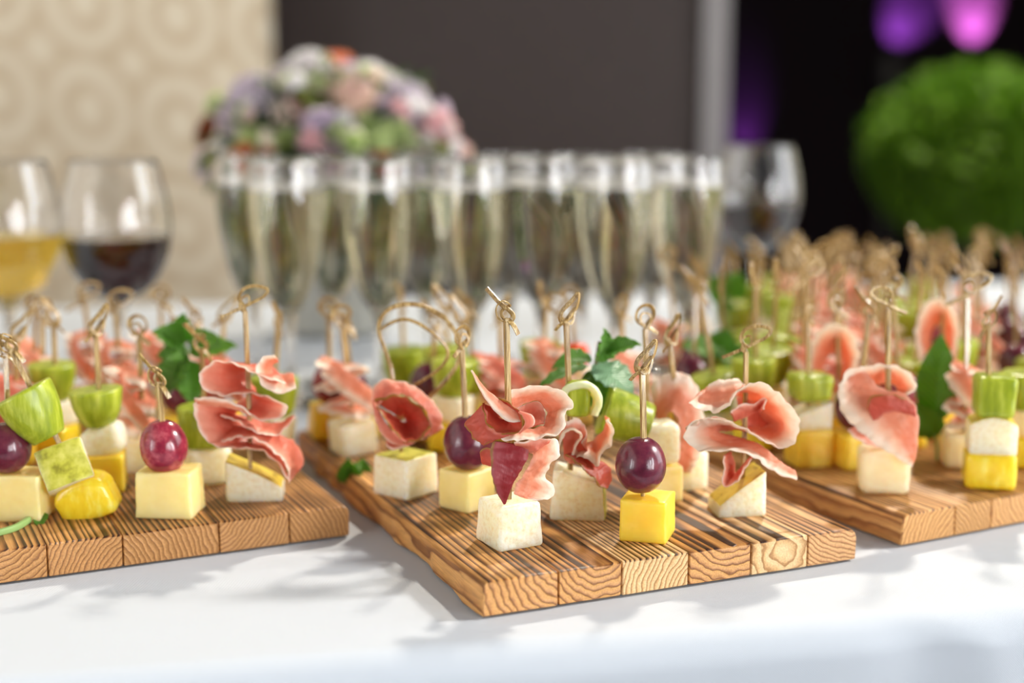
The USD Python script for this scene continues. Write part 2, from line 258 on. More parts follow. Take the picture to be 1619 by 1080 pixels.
# side walls with their windows
for sd, nm in ((1, 'right'), (-1, 'left')):
    parts, y0, yend = [], -5.2, 7.0 if sd > 0 else 2.35
    for _, wy, ww, z0, z1, rad in [w for w in WINDOWS if w[0] == sd]:
        parts += [box((sd * (WX + .1), (y0 + wy - ww / 2) / 2, 2.1), (.2, wy - ww / 2 - y0, 4.2)), box((sd * (WX + .1), wy, z0 / 2), (.2, ww, z0)), box((sd * (WX + .1), wy, (z1 + 4.2) / 2), (.2, ww, 4.2 - z1))]
        y0 = wy + ww / 2
    parts.append(box((sd * (WX + .1), (y0 + yend) / 2, 2.1), (.2, yend - y0, 4.2)))
    struct(f'wall_{nm}', cat(*parts), WALLWHITE, f'pale wall with tall daylight windows {nm} of the table', 'wall')
for i, (sd, wy, ww, z0, z1, rad) in enumerate(WINDOWS):
    p = thing(f'window_{i+1}', f'tall white framed window, number {i+1}, in the {"right" if sd > 0 else "left"} wall', 'window', (sd * WX, wy, z0), kind='structure')
    h = z1 - z0
    obj('window_frame', cat(*[box((.02 * sd, q * (ww / 2 - .015), h / 2), (.06, .03, h)) for q in (-1, 1)], box((.02 * sd, 0, .015), (.06, ww - .06, .03)), box((.02 * sd, 0, h - .015), (.06, ww - .06, .03))), FRAME, p, smooth=False)

# ---------------------------------------------------------------- table and cloth
TA = math.radians(11.0); tc, ts = math.cos(TA), math.sin(TA)
TO = np.array([0.0, 0.5725, 0])      # point of the front edge in front of the camera
def tw(a, b, z): return np.stack([TO[0] + a * tc - b * ts, TO[1] + a * ts + b * tc, z], -1)
A0, A1, DEP, RAD = -1.0, 1.05, 1.02, .016
def cloth():
    a = np.concatenate([np.linspace(A0, -.45, 24)[:-1], np.linspace(-.45, .45, 220), np.linspace(.45, A1, 26)[1:]])
    b = np.concatenate([np.linspace(DEP, .12, 40)[:-1], np.linspace(.12, 0, 22)])
    arc = np.linspace(0, math.pi / 2, 14)[1:]; drop = np.concatenate([np.linspace(0, .12, 40)[1:], np.linspace(.12, .6, 40)[1:]])
    prof = [(x, 0.0, 0) for x in b] + [(-RAD * math.sin(t), -RAD * (1 - math.cos(t)), t / 1.57) for t in arc] + [(-RAD, -RAD - d, 1 + d / .1) for d in drop]
    s = np.r_[0, np.cumsum(np.hypot(np.diff([p[0] for p in prof]), np.diff([p[1] for p in prof])))]
    V, UV = [], []
    for (bb, zz, k), ss in zip(prof, s):
        # folds of the drop: they grow below the edge
        f = min(k, 7) / 7 * (.003 * np.sin(a * 19 + .8 + .25 * k) + .002 * np.sin(a * 41 + 2.0 - .3 * k)) if k > 0 else 0 * a
        f2 = .0022 * min(k, 2) * np.exp(-((a - .160 - .022 * k) / .018) ** 2) - .0022 * min(k, 2.5) * np.exp(-((a - .190 - .022 * k) / .016) ** 2) if k > 0 else 0 * a
        wob = (meshkit.fbm(np.stack([a * 9, np.full_like(a, ss * 9), 0 * a], -1), 3, 3) - .5) * .0012
        V.append(tw(a, bb - np.maximum(f, -.012) + f2 * .8, T - .0005 + zz + (wob - .0004 if k == 0 else 0 * a) * 0)); UV.append(np.stack([a, np.full_like(a, ss)], -1))
    V = np.array(V); n, m = V.shape[:2]
    return trimesh.Trimesh(V.reshape(-1, 3), np.vstack([(q := grid_faces(n, m))[:, [0, 2, 1]], q[:, [0, 3, 2]]]), process=False), np.array(UV).reshape(-1, 2)
cm, cuv = cloth()
if cm.face_normals[:500, 2].mean() < 0: cm.invert()
p = obj('tablecloth', cm, CLOTH, smooth=True, uv=cuv); tag(stage.GetPrimAtPath(p), 'white woven tablecloth covering the whole buffet table and hanging over its front edge', 'tablecloth')
tb = thing('banquet_table', 'long rectangular buffet table hidden under the white tablecloth', 'table', (TO[0], TO[1], 0), (0, 0, 11))
TABLE_WOOD = plain('table_wood', (.35, .22, .12), .5)
obj('tabletop', box(((A0 + A1) / 2, DEP / 2, T - .018), (A1 - A0, DEP - .01, .03)), TABLE_WOOD, tb, smooth=False)
for x in (A0 + .06, A1 - .06):
    for y in (.08, DEP - .08): obj('leg', box((x, y, (T - .033) / 2), (.05, .05, T - .033)), TABLE_WOOD, tb, smooth=False)

# ---------------------------------------------------------------- serving boards
BT = .0165
def plank_mesh(x0, x1, length, th, seed, round_l=.0012, round_r=.0012, wave_l=0, wave_r=0, front=.0010):
    def corner(cx, cz, r, a0, n=4): return [(cx + r * math.cos(a), cz + r * math.sin(a)) for a in np.linspace(a0, a0 + math.pi / 2, n)]
    r = .0010
    sec = corner(x1 - r, r, r, -math.pi / 2) + corner(x1 - round_r, th - round_r, round_r, 0) + [(x, th) for x in np.linspace(x1 - round_r, x0 + round_l, 10)[1:-1]] + corner(x0 + round_l, th - round_l, round_l, math.pi / 2) + corner(x0 + r, r, r, math.pi)
    sec = np.array(sec); ys = np.concatenate([[0, front * .35, front], np.linspace(front * 2, length - front, 70), [length - front * .3, length]])
    mid = (x0 + x1) / 2; out = []
    for y in ys:
        s = sec.copy()
        inset = front - min(front, y) if y < front else (front - (length - y) if y > length - front else 0)
        s[:, 0] = np.where(s[:, 0] > mid, s[:, 0] - inset * .6, s[:, 0] + inset * .6); s[:, 1] = np.clip(s[:, 1], inset * .6, th - inset * .6)
        nl = (meshkit.fbm(np.array([[y * 35, seed, 0]]), 3, seed)[0] - .5)
        s[:, 0] += np.where(s[:, 0] < mid, wave_l * nl * (1.3 - s[:, 1] / th), wave_r * nl)
        out.append(np.column_stack([s[:, 0], np.full(len(s), y), s[:, 1]]))
    R = np.array(out)
    # slightly uneven sawn front end
    k = (meshkit.fbm(np.stack([R[:3, :, 0] * 120, R[:3, :, 2] * 120, 0 * R[:3, :, 0]], -1), 3, seed) - .5) * .0012
    R[:3, :, 1] += k
    return rings(R)
PIECES = 0
def board(label, corner_px, angle, width, length, seams, piths, looks, wave=0, round_l=.004, round_r=.004):
    c = onz(*corner_px, T)
    b = thing('serving_board', label, 'serving board', (c[0], c[1], T + .0004), (0, 0, angle))
    e = [0] + seams + [width]
    for i, (x0, x1) in enumerate(zip(e, e[1:])):
        kw = dict(seed=i + int(angle), period=.0042); kw.update(looks[i] if i < len(looks) else {})
        m = wood(f'{b.split("/")[-1]}_wood_{i}', piths[i % len(piths)], **kw)
        first, last = i == 0, i == len(e) - 2
        obj('plank', plank_mesh(x0 + (0 if first else .00012), x1 - (0 if last else .00012), length, BT - .0004, i * 7 + int(angle), round_l if first else .0007, round_r if last else .0007, wave if first else 0, wave if last else 0), m, b, smooth=35)
    return b, c, angle
PALE = dict(light=(.74, .49, .25), mid=(.58, .34, .14), late=(.34, .16, .05))
BROWN = dict(light=(.60, .34, .14), mid=(.46, .22, .075), late=(.26, .10, .03))
BC = board('scorched wooden serving board in the centre foreground, its corner towards the camera', (765, 978), 23.5, .199, .31,
           [.036, .068, .103, .137, .169], [(.040, .021), (.058, .024), (.118, -.006), (.128, .034), (.155, .010), (.20, .05)],
           [dict(burn=.75, period=.0034), dict(burn=.75, period=.0032), dict(burn=.35, period=.0024, **PALE), dict(burn=.6, period=.0034), dict(burn=.3, period=.006, **PALE), dict(burn=.5, period=.0022, **BROWN)], wave=.006, round_l=.003, round_r=.005)
BL = board('thick wooden serving board at the left with curved end grain along its front', (553, 848), 25.0, .0, .0, [], [], []) if False else None
cl = onz(553, 848, T); al = math.radians(25.5); WL = .30
BLc = cl - np.array([math.cos(al), math.sin(al), 0]) * WL
def board_at(label, c, *a, **k):
    global onz
    f, onz = onz, lambda *_: np.asarray(c, float)
    try: return board(label, (0, 0), *a, **k)
    finally: onz = f
BL = board_at('thick brown wooden serving board at the left edge of the picture', BLc, 25.5, WL, .28, [.05, .10, .15, .185, .232, .268],
              [(.075, -.012), (.03, -.010), (.125, .030), (.205, -.015), (.155, -.012), (.225, .026), (.245, -.010)],
              [dict(burn=.55, period=p_, light=(.50, .25, .085), mid=(.38, .175, .052), late=(.21, .08, .022)) for p_ in (.0024, .0021, .0026, .0022, .0025, .0021, .0023)], round_r=.004)
BR = board('wooden serving board on the right, front corner behind the centre board', (1425, 865), 28.0, .20, .30,
           [.036, .062, .10, .15], [(.055, -.012), (.02, -.012), (.115, .028), (.08, -.012), (.22, -.012)], [dict(burn=.4, period=p_, light=(.64, .35, .125), mid=(.50, .24, .075), late=(.28, .105, .03)) for p_ in (.0026, .0023, .0028, .0024, .0026)], wave=.003)
cr_ = onz(1425, 865, T); ar = math.radians(28)
BRR = board_at('wooden serving board behind at far right, running out of the frame', cr_ + np.array([math.cos(ar), math.sin(ar), 0]) * .215, 28.0, .20, .30,
               [.05, .10, .15], [(.05, -.03), (.0, -.02), (.09, .05), (.2, -.03)], [dict(burn=.35)] * 4)
BB = board_at('small wooden serving board behind the right boards, before the red wine glass', (.19, 1.09, T), 28.0, .20, .13,
               [.05, .10, .15], [(.05, -.03), (.0, -.02), (.09, .05), (.2, -.03)], [dict(burn=.35)] * 4)
def on_board(B, a, b):
    _, c, ang = B; t = math.radians(ang)
    return np.array([c[0] + a * math.cos(t) - b * math.sin(t), c[1] + a * math.sin(t) + b * math.cos(t), T + BT])

# ---------------------------------------------------------------- food shapes
def ham_surface(A, B, nu=90, nv=14, ruffle=.0007, ragged=.05, thick=.0010, seed=0):
    """a thin slice between two edge curves (metres), with thickness; st = (metres along, 0..1 across)"""
    a, b = spline(A, nu), spline(B, nu)
    v = np.linspace(0, 1, nv); u = np.linspace(0, 1, nu)
    L = np.linalg.norm(np.diff(a, axis=0), axis=1).sum()
    rag = (meshkit.fbm(np.stack([u * L * 260, 0 * u, 0 * u + seed], -1), 3, seed) - .5) * ragged * 2
    vv = v[None] + (1 - v[None]) ** 3 * rag[:, None] - v[None] ** 4 * rag[::-1, None]
    S = a[:, None] * (1 - vv[..., None]) + b[:, None] * vv[..., None]
    du, dv = np.gradient(S, axis=0), np.gradient(S, axis=1)
    n = np.cross(du, dv); n /= np.linalg.norm(n, axis=-1, keepdims=True) + 1e-12
    bulge = (meshkit.fbm(S * 190 + seed * 7.3, 3, seed) - .5) * 2 * ruffle * 1.8
    edge = np.sin(u * L * 700 + 3 * meshkit.noise(np.stack([u * L * 200, 0 * u, 0 * u], -1), seed))[:, None] * (1 - v[None]) ** 4 * ruffle * .7
    S = S + n * (bulge + edge)[..., None]
    du, dv = np.gradient(S, axis=0), np.gradient(S, axis=1)
    n = np.cross(du, dv); n /= np.linalg.norm(n, axis=-1, keepdims=True) + 1e-12
    for _ in range(2): n = gaussian_filter1d(n, 1.0, axis=0)
    n /= np.linalg.norm(n, axis=-1, keepdims=True) + 1e-12
    taper = np.minimum(1, np.minimum(v, 1 - v) * 9 + .25)[None, :, None]
    P, Q = S + n * thick / 2 * taper, S - n * thick / 2 * taper
    uv = np.stack([np.broadcast_to((u * L)[:, None], (nu, nv)), np.broadcast_to(v[None], (nu, nv))], -1)
    ring = np.concatenate([P, Q[:, ::-1]], 1); uvr = np.concatenate([uv, uv[:, ::-1]], 1)
    m = ring.shape[1]; q = grid_faces(nu, m, True); f = np.vstack([q[:, [0, 1, 2]], q[:, [0, 2, 3]]])
    k = np.arange(nv - 1); caps = []
    for r0, flip in ((0, 1), ((nu - 1) * m, 0)):
        c = np.stack([r0 + k, r0 + k + 1, r0 + m - 2 - k, r0 + m - 1 - k], 1)
        if flip: c = c[:, ::-1]
        caps += [c[:, [0, 1, 2]], c[:, [0, 2, 3]]]
    t = trimesh.Trimesh(ring.reshape(-1, 3), np.vstack([f] + caps), process=False)
    if t.volume < 0: t.invert()
    return t, uvr.reshape(-1, 2)
def contracted(A, sigma=2.2, n=60, shift=(0, 0, 0), k=1.0):
    a = spline(A, n); s = gaussian_filter1d(a, sigma * n / max(len(A), 4), axis=0, mode='nearest')
    return a * (1 - k) + s * k + np.asarray(shift)

def pick_knot(kind):
    """bamboo knot at the top of a pick, in millimetres about the shaft's end; strips as in split bamboo"""
    W, TH = 2.4, .75; S = lambda pts, w=W, t=TH, up=(0, -1, 0), n=40: sweep(spline(pts, n), w, t, up)
    if kind == 'tight':
        m = cat(S([(-8.8, 0, 14), (-5, -.3, 9.6), (-1.5, -.5, 6), (2.2, -.3, 3), (3.2, .2, .6), (1.6, .6, -1.6), (0, .8, -2.4)], 2.5, .9, (-.55, -.8, -.3)),
                S([(0, -1.2, -1.5), (-2.6, -1.2, -.6), (-4.4, -1.0, 2.6), (-3.8, -1.2, 6.2), (-1.2, -1.8, 8.2), (1.4, -1.4, 7.0), (1.6, .8, 5.6), (-.6, 1.4, 4.4), (-2.2, 1.2, 2.0), (-.6, 1.0, -1)], 1.5, .7, (1, 0, 0), 60),
                S([(.8, .3, -.5), (2.6, -.6, -2.2), (5.6, -.4, -7.6)], 2.4, .8, (.5, -.8, .3), 14))
    elif kind == 'teardrop':
        m = cat(S([(0, 0, -1), (-2.6, -.8, 1.5), (-2.6, -.6, 5.2), (.8, 0, 9.5), (5.2, .6, 14.2), (6.6, 1.0, 15.4), (6.8, 1.2, 12), (4.0, .2, 5.5), (1.0, -1.3, 2.2), (-2.4, -1.4, .2), (-5.8, -1.0, -3.2)], 2.6, .8, (-.8, -.5, 0), 70),
                S([(-2, -1.6, 3.6), (0, -2.0, .8), (2.2, -1.4, .2), (4.2, 0, 3.4), (4.6, .8, 7.5), (2.2, 1.4, 5), (-.6, 1.4, 2), (-2, .2, 3.4)], 1.6, .7, (.3, -.9, .2), 50))
    elif kind == 'pretzel':
        m = cat(S([(0, 0, -1), (-.6, .2, 3), (-2.6, 0, 6.2), (-1.6, -.4, 10.6), (3, -.6, 13.4), (9, -.6, 13.4), (12.6, -.4, 11.4), (11.4, -.8, 8.8), (6, -1.2, 5.6), (0, -1.6, 2.6), (-6, -1.4, -.2), (-12.5, -1.0, -3)], 1.9, 1.0, (0, -1, .2), 80),
                S([(0, .4, -1), (-2.2, -1.4, 2.2), (-1.6, -2.2, 4.6), (1.2, -2.4, 2.8), (2.4, -1.0, 4.8), (1.8, .9, 8.4), (-.8, 1.0, 7.4), (-2.9, .2, 5)], 1.3, .7, (0, -1, 0), 50))
    elif kind == 'open':
        m = cat(S([(0, 0, -1), (1.5, 0, 2.6), (4.6, -.6, 6), (4.0, -1, 10.5), (0, -.6, 12.4), (-4.2, 0, 10.4), (-5.2, .4, 6), (-2, .8, 2.8), (2.6, -.6, .2), (6.6, -1.6, -3)], 2.3, .8, (-.6, -.6, 0), 70),
                S([(-1.5, -1.4, 1.6), (-3.6, -1.2, 4.4), (-2.4, -.6, 8), (1.6, -1.8, 7.4), (2.4, -1.8, 3.6), (0, -1.4, .6)], 1.5, .7, (0, -1, 0), 44))
    else:   # a long springy curl
        m = cat(S([(0, 0, -1), (-1.5, 0, 6), (-2.2, 0, 14), (0, -.6, 17.4), (8, -1, 19.8), (17, -.6, 16.6), (23, 0, 9), (24, .8, 1), (17, 1.6, -9), (6, 2, -17), (-4, 1, -22)], 1.5, .7, (0, -.8, .6), 90),
                S([(-2, -.8, 12), (6, -1.8, 15), (15, -2.2, 10), (20, -1, 2), (10, 0, -7), (-6, 1, -12)], 1.2, .6, (0, -.8, .6), 60))
    return m
KNOTS = {k: pick_knot(k) for k in ('tight', 'teardrop', 'pretzel', 'open', 'curl')}
for k in KNOTS.values(): k.apply_scale(.001)

def grape_mesh(rx, rz, seed=0, sub=4):
    m = trimesh.creation.icosphere(sub, 1.0); v = m.vertices.copy()
    v *= (1 + .035 * (meshkit.fbm(v * 1.6 + seed, 2, seed)[:, None] - .5)) * np.array([rx, rx * .98, rz]); v[:, 2] -= .06 * rz * np.exp(-(v[:, 0] ** 2 + v[:, 1] ** 2) / (rx * .28) ** 2) * np.sign(v[:, 2])
    return trimesh.Trimesh(v, m.faces)
def cup_mesh(r0, r1, h, flat=.7, n=36, seed=0):
    """peeled kiwi end: flat cut top of radius r0, narrowing to a blunt r1 at the bottom"""
    t = np.linspace(0, 1, 18); prof = [(0, h), (r0 * .6, h), (r0 * .95, h), (r0, h - .0008)]
    prof += [(r1 + (r0 - r1) * (1 - s ** 2.2) , h * (1 - s)) for s in t[1:]] + [(r1 * .6, -.0002), (0, 0)]
    m = lathe(prof, n); v = m.vertices.copy(); v[:, :2] *= 1 + .08 * (meshkit.fbm(v * 130, 2, seed)[:, None] - .5)
    return trimesh.Trimesh(v, m.faces)
def leaf_mesh(L, W, fold=.35, curl=.5, serr=.035, teeth=11, nu=66, nv=9, twist=0):
    u = np.linspace(0, 1, nu); w = W / 2 * (np.sin(np.pi * u ** .78) ** .85 + .02) * (1 - serr * 1.2 * ((u * teeth) % 1))
    v = np.linspace(-1, 1, nv); X = u[:, None] + 0 * v; Y = w[:, None] * v
    a = curl * u; cx = np.where(abs(curl) > 1e-6, np.sin(a) / (curl or 1), u); cz = (1 - np.cos(a)) / (curl or 1)
    P = np.stack([np.broadcast_to(cx[:, None] * L, X.shape), Y * math.cos(fold), -np.broadcast_to(cz[:, None] * L, X.shape) + np.abs(Y) * math.sin(fold) + .03 * W * np.sin(X * 30) * np.abs(v) ** 2], -1)
    th = .0003; uv = np.stack([X, np.broadcast_to(v * .5, X.shape)], -1)
    V = np.concatenate([P, P[:, ::-1] - [0, 0, th]], 1); UV = np.concatenate([uv, uv[:, ::-1]], 1)
    q = grid_faces(nu, 2 * nv, True); m = trimesh.Trimesh(V.reshape(-1, 3), np.vstack([q[:, [0, 1, 2]], q[:, [0, 2, 3]]]), process=False)
    if m.volume < 0: m.invert()
    return m, UV.reshape(-1, 2)
def aim(m, loc, d, up=(0, 0, 1)):
    """turns +x to d with the leaf's face (+z) as near up as can be"""
    d = np.asarray(d, float) / np.linalg.norm(d); u = np.asarray(up, float); y = np.cross(u, d); y /= np.linalg.norm(y) + 1e-9; z = np.cross(d, y)
    M = np.eye(4); M[:3, 0], M[:3, 1], M[:3, 2], M[:3, 3] = d, y, z, loc
    m = m.copy(); m.apply_transform(M); return m

PLACED = []
class Skewer:
    def __init__(s, name, label, base_px=None, at=None, group=None, category='canape'):
        s.o = onz(*base_px, T + BT) if at is None else np.asarray(at, float)
        s.path = thing(name, label, category, s.o, group=group); PLACED.append(s.o[:2])
    def l(s, px, py, dy=0): return ony(px, py, s.o[1] + dy / 1000) - s.o
    def k(s): return 1 / (FPX / (s.o[1] * math.cos(PITCH) + (EYE[2] - s.o[2]) * math.sin(PITCH)))     # metres per pixel
    def pick(s, bottom, top, knot='tight', yaw=0, w=.0026, kscale=1.0, mirror=False, tilt=None, dy=(0, 0)):
        a = s.l(*bottom, dy[0]) if len(bottom) == 2 else np.asarray(bottom, float); b = s.l(*top, dy[1]) if len(top) == 2 else np.asarray(top, float)
        a = a.copy(); a[2] = max(a[2], .001); d = b - a
        pts = a + d * np.linspace(0, 1, 9)[:, None] + np.array([.0006, 0, 0]) * np.sin(np.linspace(0, 3, 9))[:, None]
        sh = obj('pick', sweep(pts, w, w * .8, (.45, -1, 0), taper=np.r_[.45, .8, np.ones(7)], sq=.2), BAMBOO, s.path, smooth=30)
        kn = KNOTS[knot].copy()
        if mirror: kn.vertices[:, 0] *= -1; kn.invert()
        lean = math.degrees(math.atan2(-d[0], d[2])) if tilt is None else tilt
        obj('knot', moved(kn, b, lean, yaw, 0, kscale), BAMBOO, sh, smooth=45)
    def put(s, name, m, matl, px=None, dy=0, tilt=0, yaw=0, roll=0, at=None, uv=None, label=None, smooth=True, parent=None):
        loc = s.l(*px, dy) if at is None else at
        return obj(name, moved(m, loc, tilt, yaw, roll), matl, parent or s.path, smooth=smooth, uv=uv, label=label)
    def ham(s, A, B=None, m=HAM, depth=(-10, 10), sigma=2.0, k=1.0, name='ham_slice', f=None, seed=0, **kw):
        g = f or (lambda x, y: (x, y))
        a = np.array([s.l(*g(p[0], p[1]), p[2] if len(p) > 2 else depth[0]) for p in A])
        b = np.array([s.l(*g(p[0], p[1]), p[2] if len(p) > 2 else depth[1]) for p in B]) if B is not None else contracted(a, sigma, shift=(0, (depth[1] - depth[0]) / 1000, .002), k=k)
        t, uv = ham_surface(a, b, seed=seed, **kw)
        return obj(name, t, m, s.path, smooth=True, uv=uv)
def wedge(v, h, lo=.25, flip=1, power=1.0):
    x = (v[:, 0] / h[0] * flip + 1) / 2; v = v.copy()
    v[:, 2] *= lo + (1 - lo) * np.clip(x, 0, 1) ** power
    return v
def tapered(k=.12, shear=0):
    def f(v, h):
        v = v.copy(); t = v[:, 2] / (2 * h[2]); v[:, :2] *= (1 + k / 2 - k * t)[:, None]; v[:, 0] += shear * v[:, 2]; return v
    return f

# ---------------------------------------------------------------- centre board, front skewers
GRAPE_GROUP = None
s = Skewer('ham_skewer', 'in-focus ham canape nearest the camera, crumpled prosciutto over a white pear cube', (805, 862))
s.put('pear_cube', block((.0228, .0232, .0215), .0017, deform=tapered(.10), sub=5, seed=1), PEAR, at=(0, .004, 0), yaw=29)
s.pick((804, 850), (800, 503), 'tight', dy=(4, 2))
c1 = lambda x, y: (720 + x / 4.91, 580 + y / 4.91)
s.ham([(420, 190, 6), (560, 152, 10), (700, 150, 10), (840, 200, 7), (910, 290, 3), (860, 370, -1), (862, 450, -5), (740, 520, -9), (580, 560, -12), (450, 578, -13), (330, 540, -12)],
      [(440, 330, 8), (540, 290, 12), (640, 270, 12), (690, 330, 10), (700, 390, 6), (690, 430, 2), (680, 470, 0), (620, 490, -2), (540, 480, -4), (460, 480, -6), (400, 470, -6)], f=c1, seed=1, ruffle=.0010, ragged=.07, nu=120, nv=18)
s.ham([(440, 330, 9), (540, 290, 12), (640, 270, 12), (690, 330, 10), (700, 390, 6), (690, 430, 2)], [(480, 420, 8), (540, 400, 8), (590, 380, 9), (610, 400, 8), (600, 430, 4), (590, 470, 0)], m=HAM_PINK, f=c1, seed=2)
s.ham([(255, 195, -5), (400, 270, -9), (500, 350, -11), (532, 425, -13), (490, 512, -14), (380, 518, -13), (280, 482, -11), (235, 420, -9), (215, 280, -5)],
      [(340, 320, 4), (370, 350, 4), (390, 370, 4), (400, 395, 3.5), (392, 410, 3), (372, 412, 3), (355, 400, 3), (345, 385, 3), (335, 350, 3.5)], m=HAM_RED, f=c1, seed=3, ruffle=.0006, nv=16)
s.ham([(500, 345, -11.5), (560, 360, -11), (612, 400, -12), (610, 450, -13), (560, 475, -13), (500, 515, -14)], [(490, 350, -12), (515, 380, -12.5), (535, 410, -13), (538, 440, -13.5), (522, 470, -14), (488, 515, -14.3)], m=HAM_PINK, f=c1, seed=4, ruffle=.0003, nu=40, nv=8)
s.ham([(122, 25, -8), (200, 195, -10), (345, 380, -11), (430, 430, -11), (512, 425, -11)], [(150, 70, -8), (255, 185, -8), (385, 285, -8), (470, 345, -9), (522, 395, -10)], f=c1, seed=5, ruffle=.0004)
s.ham([(78, 440, -2), (115, 520, -4), (180, 595, -6), (300, 575, -11)], [(215, 280, -5), (245, 400, -8), (290, 480, -11), (420, 535, -12)], m=HAM_RED, f=c1, seed=6, ragged=.14, ruffle=.0010)
s.ham([(285, 575, -10), (268, 680, -12), (285, 830, -13), (315, 960, -12), (378, 1068, -10)], [(565, 610, -9), (560, 700, -11), (510, 800, -12), (440, 930, -11), (392, 1062, -10)], m=CRIMSON, f=c1, seed=7, ruffle=.0007, nv=18)
s.ham([(700, 555, -3), (800, 580, -3), (818, 630, -4), (735, 760, -5), (700, 870, -5), (762, 930, -4), (745, 1010, -6), (610, 1025, -10)],
      [(560, 660, -8), (600, 670, -9), (600, 700, -11), (560, 800, -13), (500, 880, -13), (450, 960, -12), (460, 990, -12), (500, 1010, -12)], f=c1, seed=8, ruffle=.0008, ragged=.07, nv=18)
s.ham([(455, 590, -12), (560, 575, -12), (680, 555, -8), (742, 560, -5)], [(480, 650, -8), (580, 655, -9), (640, 640, -8), (710, 610, -5)], m=HAM_PINK, f=c1, seed=9, ragged=.10, ruffle=.0008)
s.ham([(190, 680, 0), (215, 640, -4), (275, 640, -6)], [(220, 760, 2), (250, 765, -2), (300, 770, -6)], m=HAM_RED, f=c1, seed=10)

s = Skewer('grape_skewer', 'dark purple grape on a bright yellow cheese cube, right of the in-focus ham canape', (1025, 853))
s.put('cheese_cube', block((.0226, .0228, .0205), .0010, sub=4, seed=2), CHEESE, at=(0, .005, 0), yaw=-17.5)
s.put('grape', grape_mesh(.0121, .0139, 3), GRAPE, (1013, 735), dy=3, tilt=4)
s.pick((1016, 800), (1015, 590), 'teardrop', dy=(3, 3), kscale=.98)

s = Skewer('grape_skewer', 'purple grape on pale cheese half hidden behind the in-focus ham canape', (738, 806))
s.put('cheese_cube', block((.0208, .0208, .0205), .0010, seed=3), CHEESE_PALE, at=(0, .006, 0), yaw=-40)
s.put('grape', grape_mesh(.0126, .0145, 4), GRAPE, (740, 700), dy=5)
s.pick((737, 770), (730, 553), 'open', dy=(5, 5), yaw=40, mirror=True, kscale=.95)

s = Skewer('ham_skewer', 'ham cone with red inside on a pear cube, left edge of the centre board', (640, 785))
f_, k_ = block((.0245, .0245, .0218), .0015, skin='+z', deform=tapered(.05), seed=4)
q = s.put('pear_cube', f_, PEAR, at=(0, .007, 0), yaw=-39); s.put('pear_skin', k_, PEAR_SKIN, at=(0, .007, 0), yaw=-39, parent=q)
s.ham([(592, 634, -9), (608, 628, -8), (643, 628, -8), (670, 648, -8), (680, 673, -10), (664, 695, -13), (641, 699, -14), (614, 671, -14), (594, 643, -12)],
      [(632, 660, 7), (634, 658, 7.5), (638, 658, 7.5), (641, 661, 7.5), (642, 664, 7), (641, 667, 6.5), (638, 668, 6), (634, 666, 6), (632, 663, 6.5)], m=HAM_RED, seed=11)
s.ham([(588, 628, -8), (592, 655, -10), (602, 685, -12), (625, 702, -13), (645, 706, -13)], [(592, 636, -9), (606, 662, -12), (625, 685, -13.5), (640, 697, -14), (655, 700, -13)], m=HAM_PINK, seed=12)
s.ham([(586, 632, -4), (596, 606, -2), (620, 600, 0), (645, 606, 0), (672, 622, 0), (696, 652, -2), (700, 678, -4)], [(600, 640, -8), (612, 628, -7), (630, 624, -6), (648, 628, -7), (668, 645, -8), (680, 665, -9), (680, 690, -10)], m=HAM_PINK, seed=13, ragged=.1)
s.ham([(610, 705, -8), (625, 712, -9), (650, 700, -10), (680, 690, -8), (700, 672, -4)], [(612, 690, 2), (630, 690, 4), (650, 690, 6), (675, 682, 6), (690, 670, 6)], m=HAM_PINK, seed=14)
s.pick((640, 775), (617, 575), 'curl', dy=(10, 11), kscale=1.55, w=.0022)

s = Skewer('ham_skewer', 'ham curl on a pear block between the in-focus ham and the purple grape', (916, 820))
def pear5(v, h): v = tapered(.12)(v, h); v[:, 2] *= 1 - .16 * np.clip(v[:, 0] / h[0], -1, 1); return v
f_, k_ = block((.0265, .021, .0225), .0018, skin='+x', deform=pear5, seed=5)
q = s.put('pear_block', f_, PEAR, at=(0, .006, 0), yaw=-6); s.put('pear_skin', k_, PEAR_SKIN, at=(0, .006, 0), yaw=-6, parent=q)
c3 = lambda x, y: (680 + x * .4074, 440 + y * .4074)
s.ham([(500, 660), (522, 600), (560, 585), (590, 620), (555, 660), (556, 705), (600, 690), (640, 728), (668, 690), (712, 605), (690, 555)], f=c3, depth=(-8, 12), sigma=1.6, seed=15, nu=120)
s.ham([(510, 560, -4), (560, 545, -2), (600, 570, -2), (590, 640, -4)], [(520, 700, 0), (560, 720, 0), (600, 720, 0), (620, 700, 0)], f=c3, m=HAM_PINK, seed=16)
s.ham([(520, 690, -10), (580, 730, -11), (640, 790, -12), (680, 825, -10)], [(560, 680, 0), (620, 700, 0), (690, 730, 0), (705, 780, 2)], f=c3, m=HAM_RED, seed=17, ragged=.1)
s.ham([(518, 500, -3), (520, 440, -3), (570, 412, -4), (630, 420, -4), (658, 470, -4), (640, 535, -3)], [(530, 500, 9), (535, 450, 9), (575, 430, 9), (620, 436, 9), (640, 470, 9), (625, 530, 9)], f=c3, m=KIWI_CORE, name='melon_slice', thick=.0035, ruffle=.0002, ragged=.01, seed=18)
s.put('cucumber_piece', block((.0125, .010, .018), .003, seed=6), KIWI, (913, 658), dy=4)
s.pick((902, 800), (895, 512), 'teardrop', dy=(6, 4), kscale=.95)

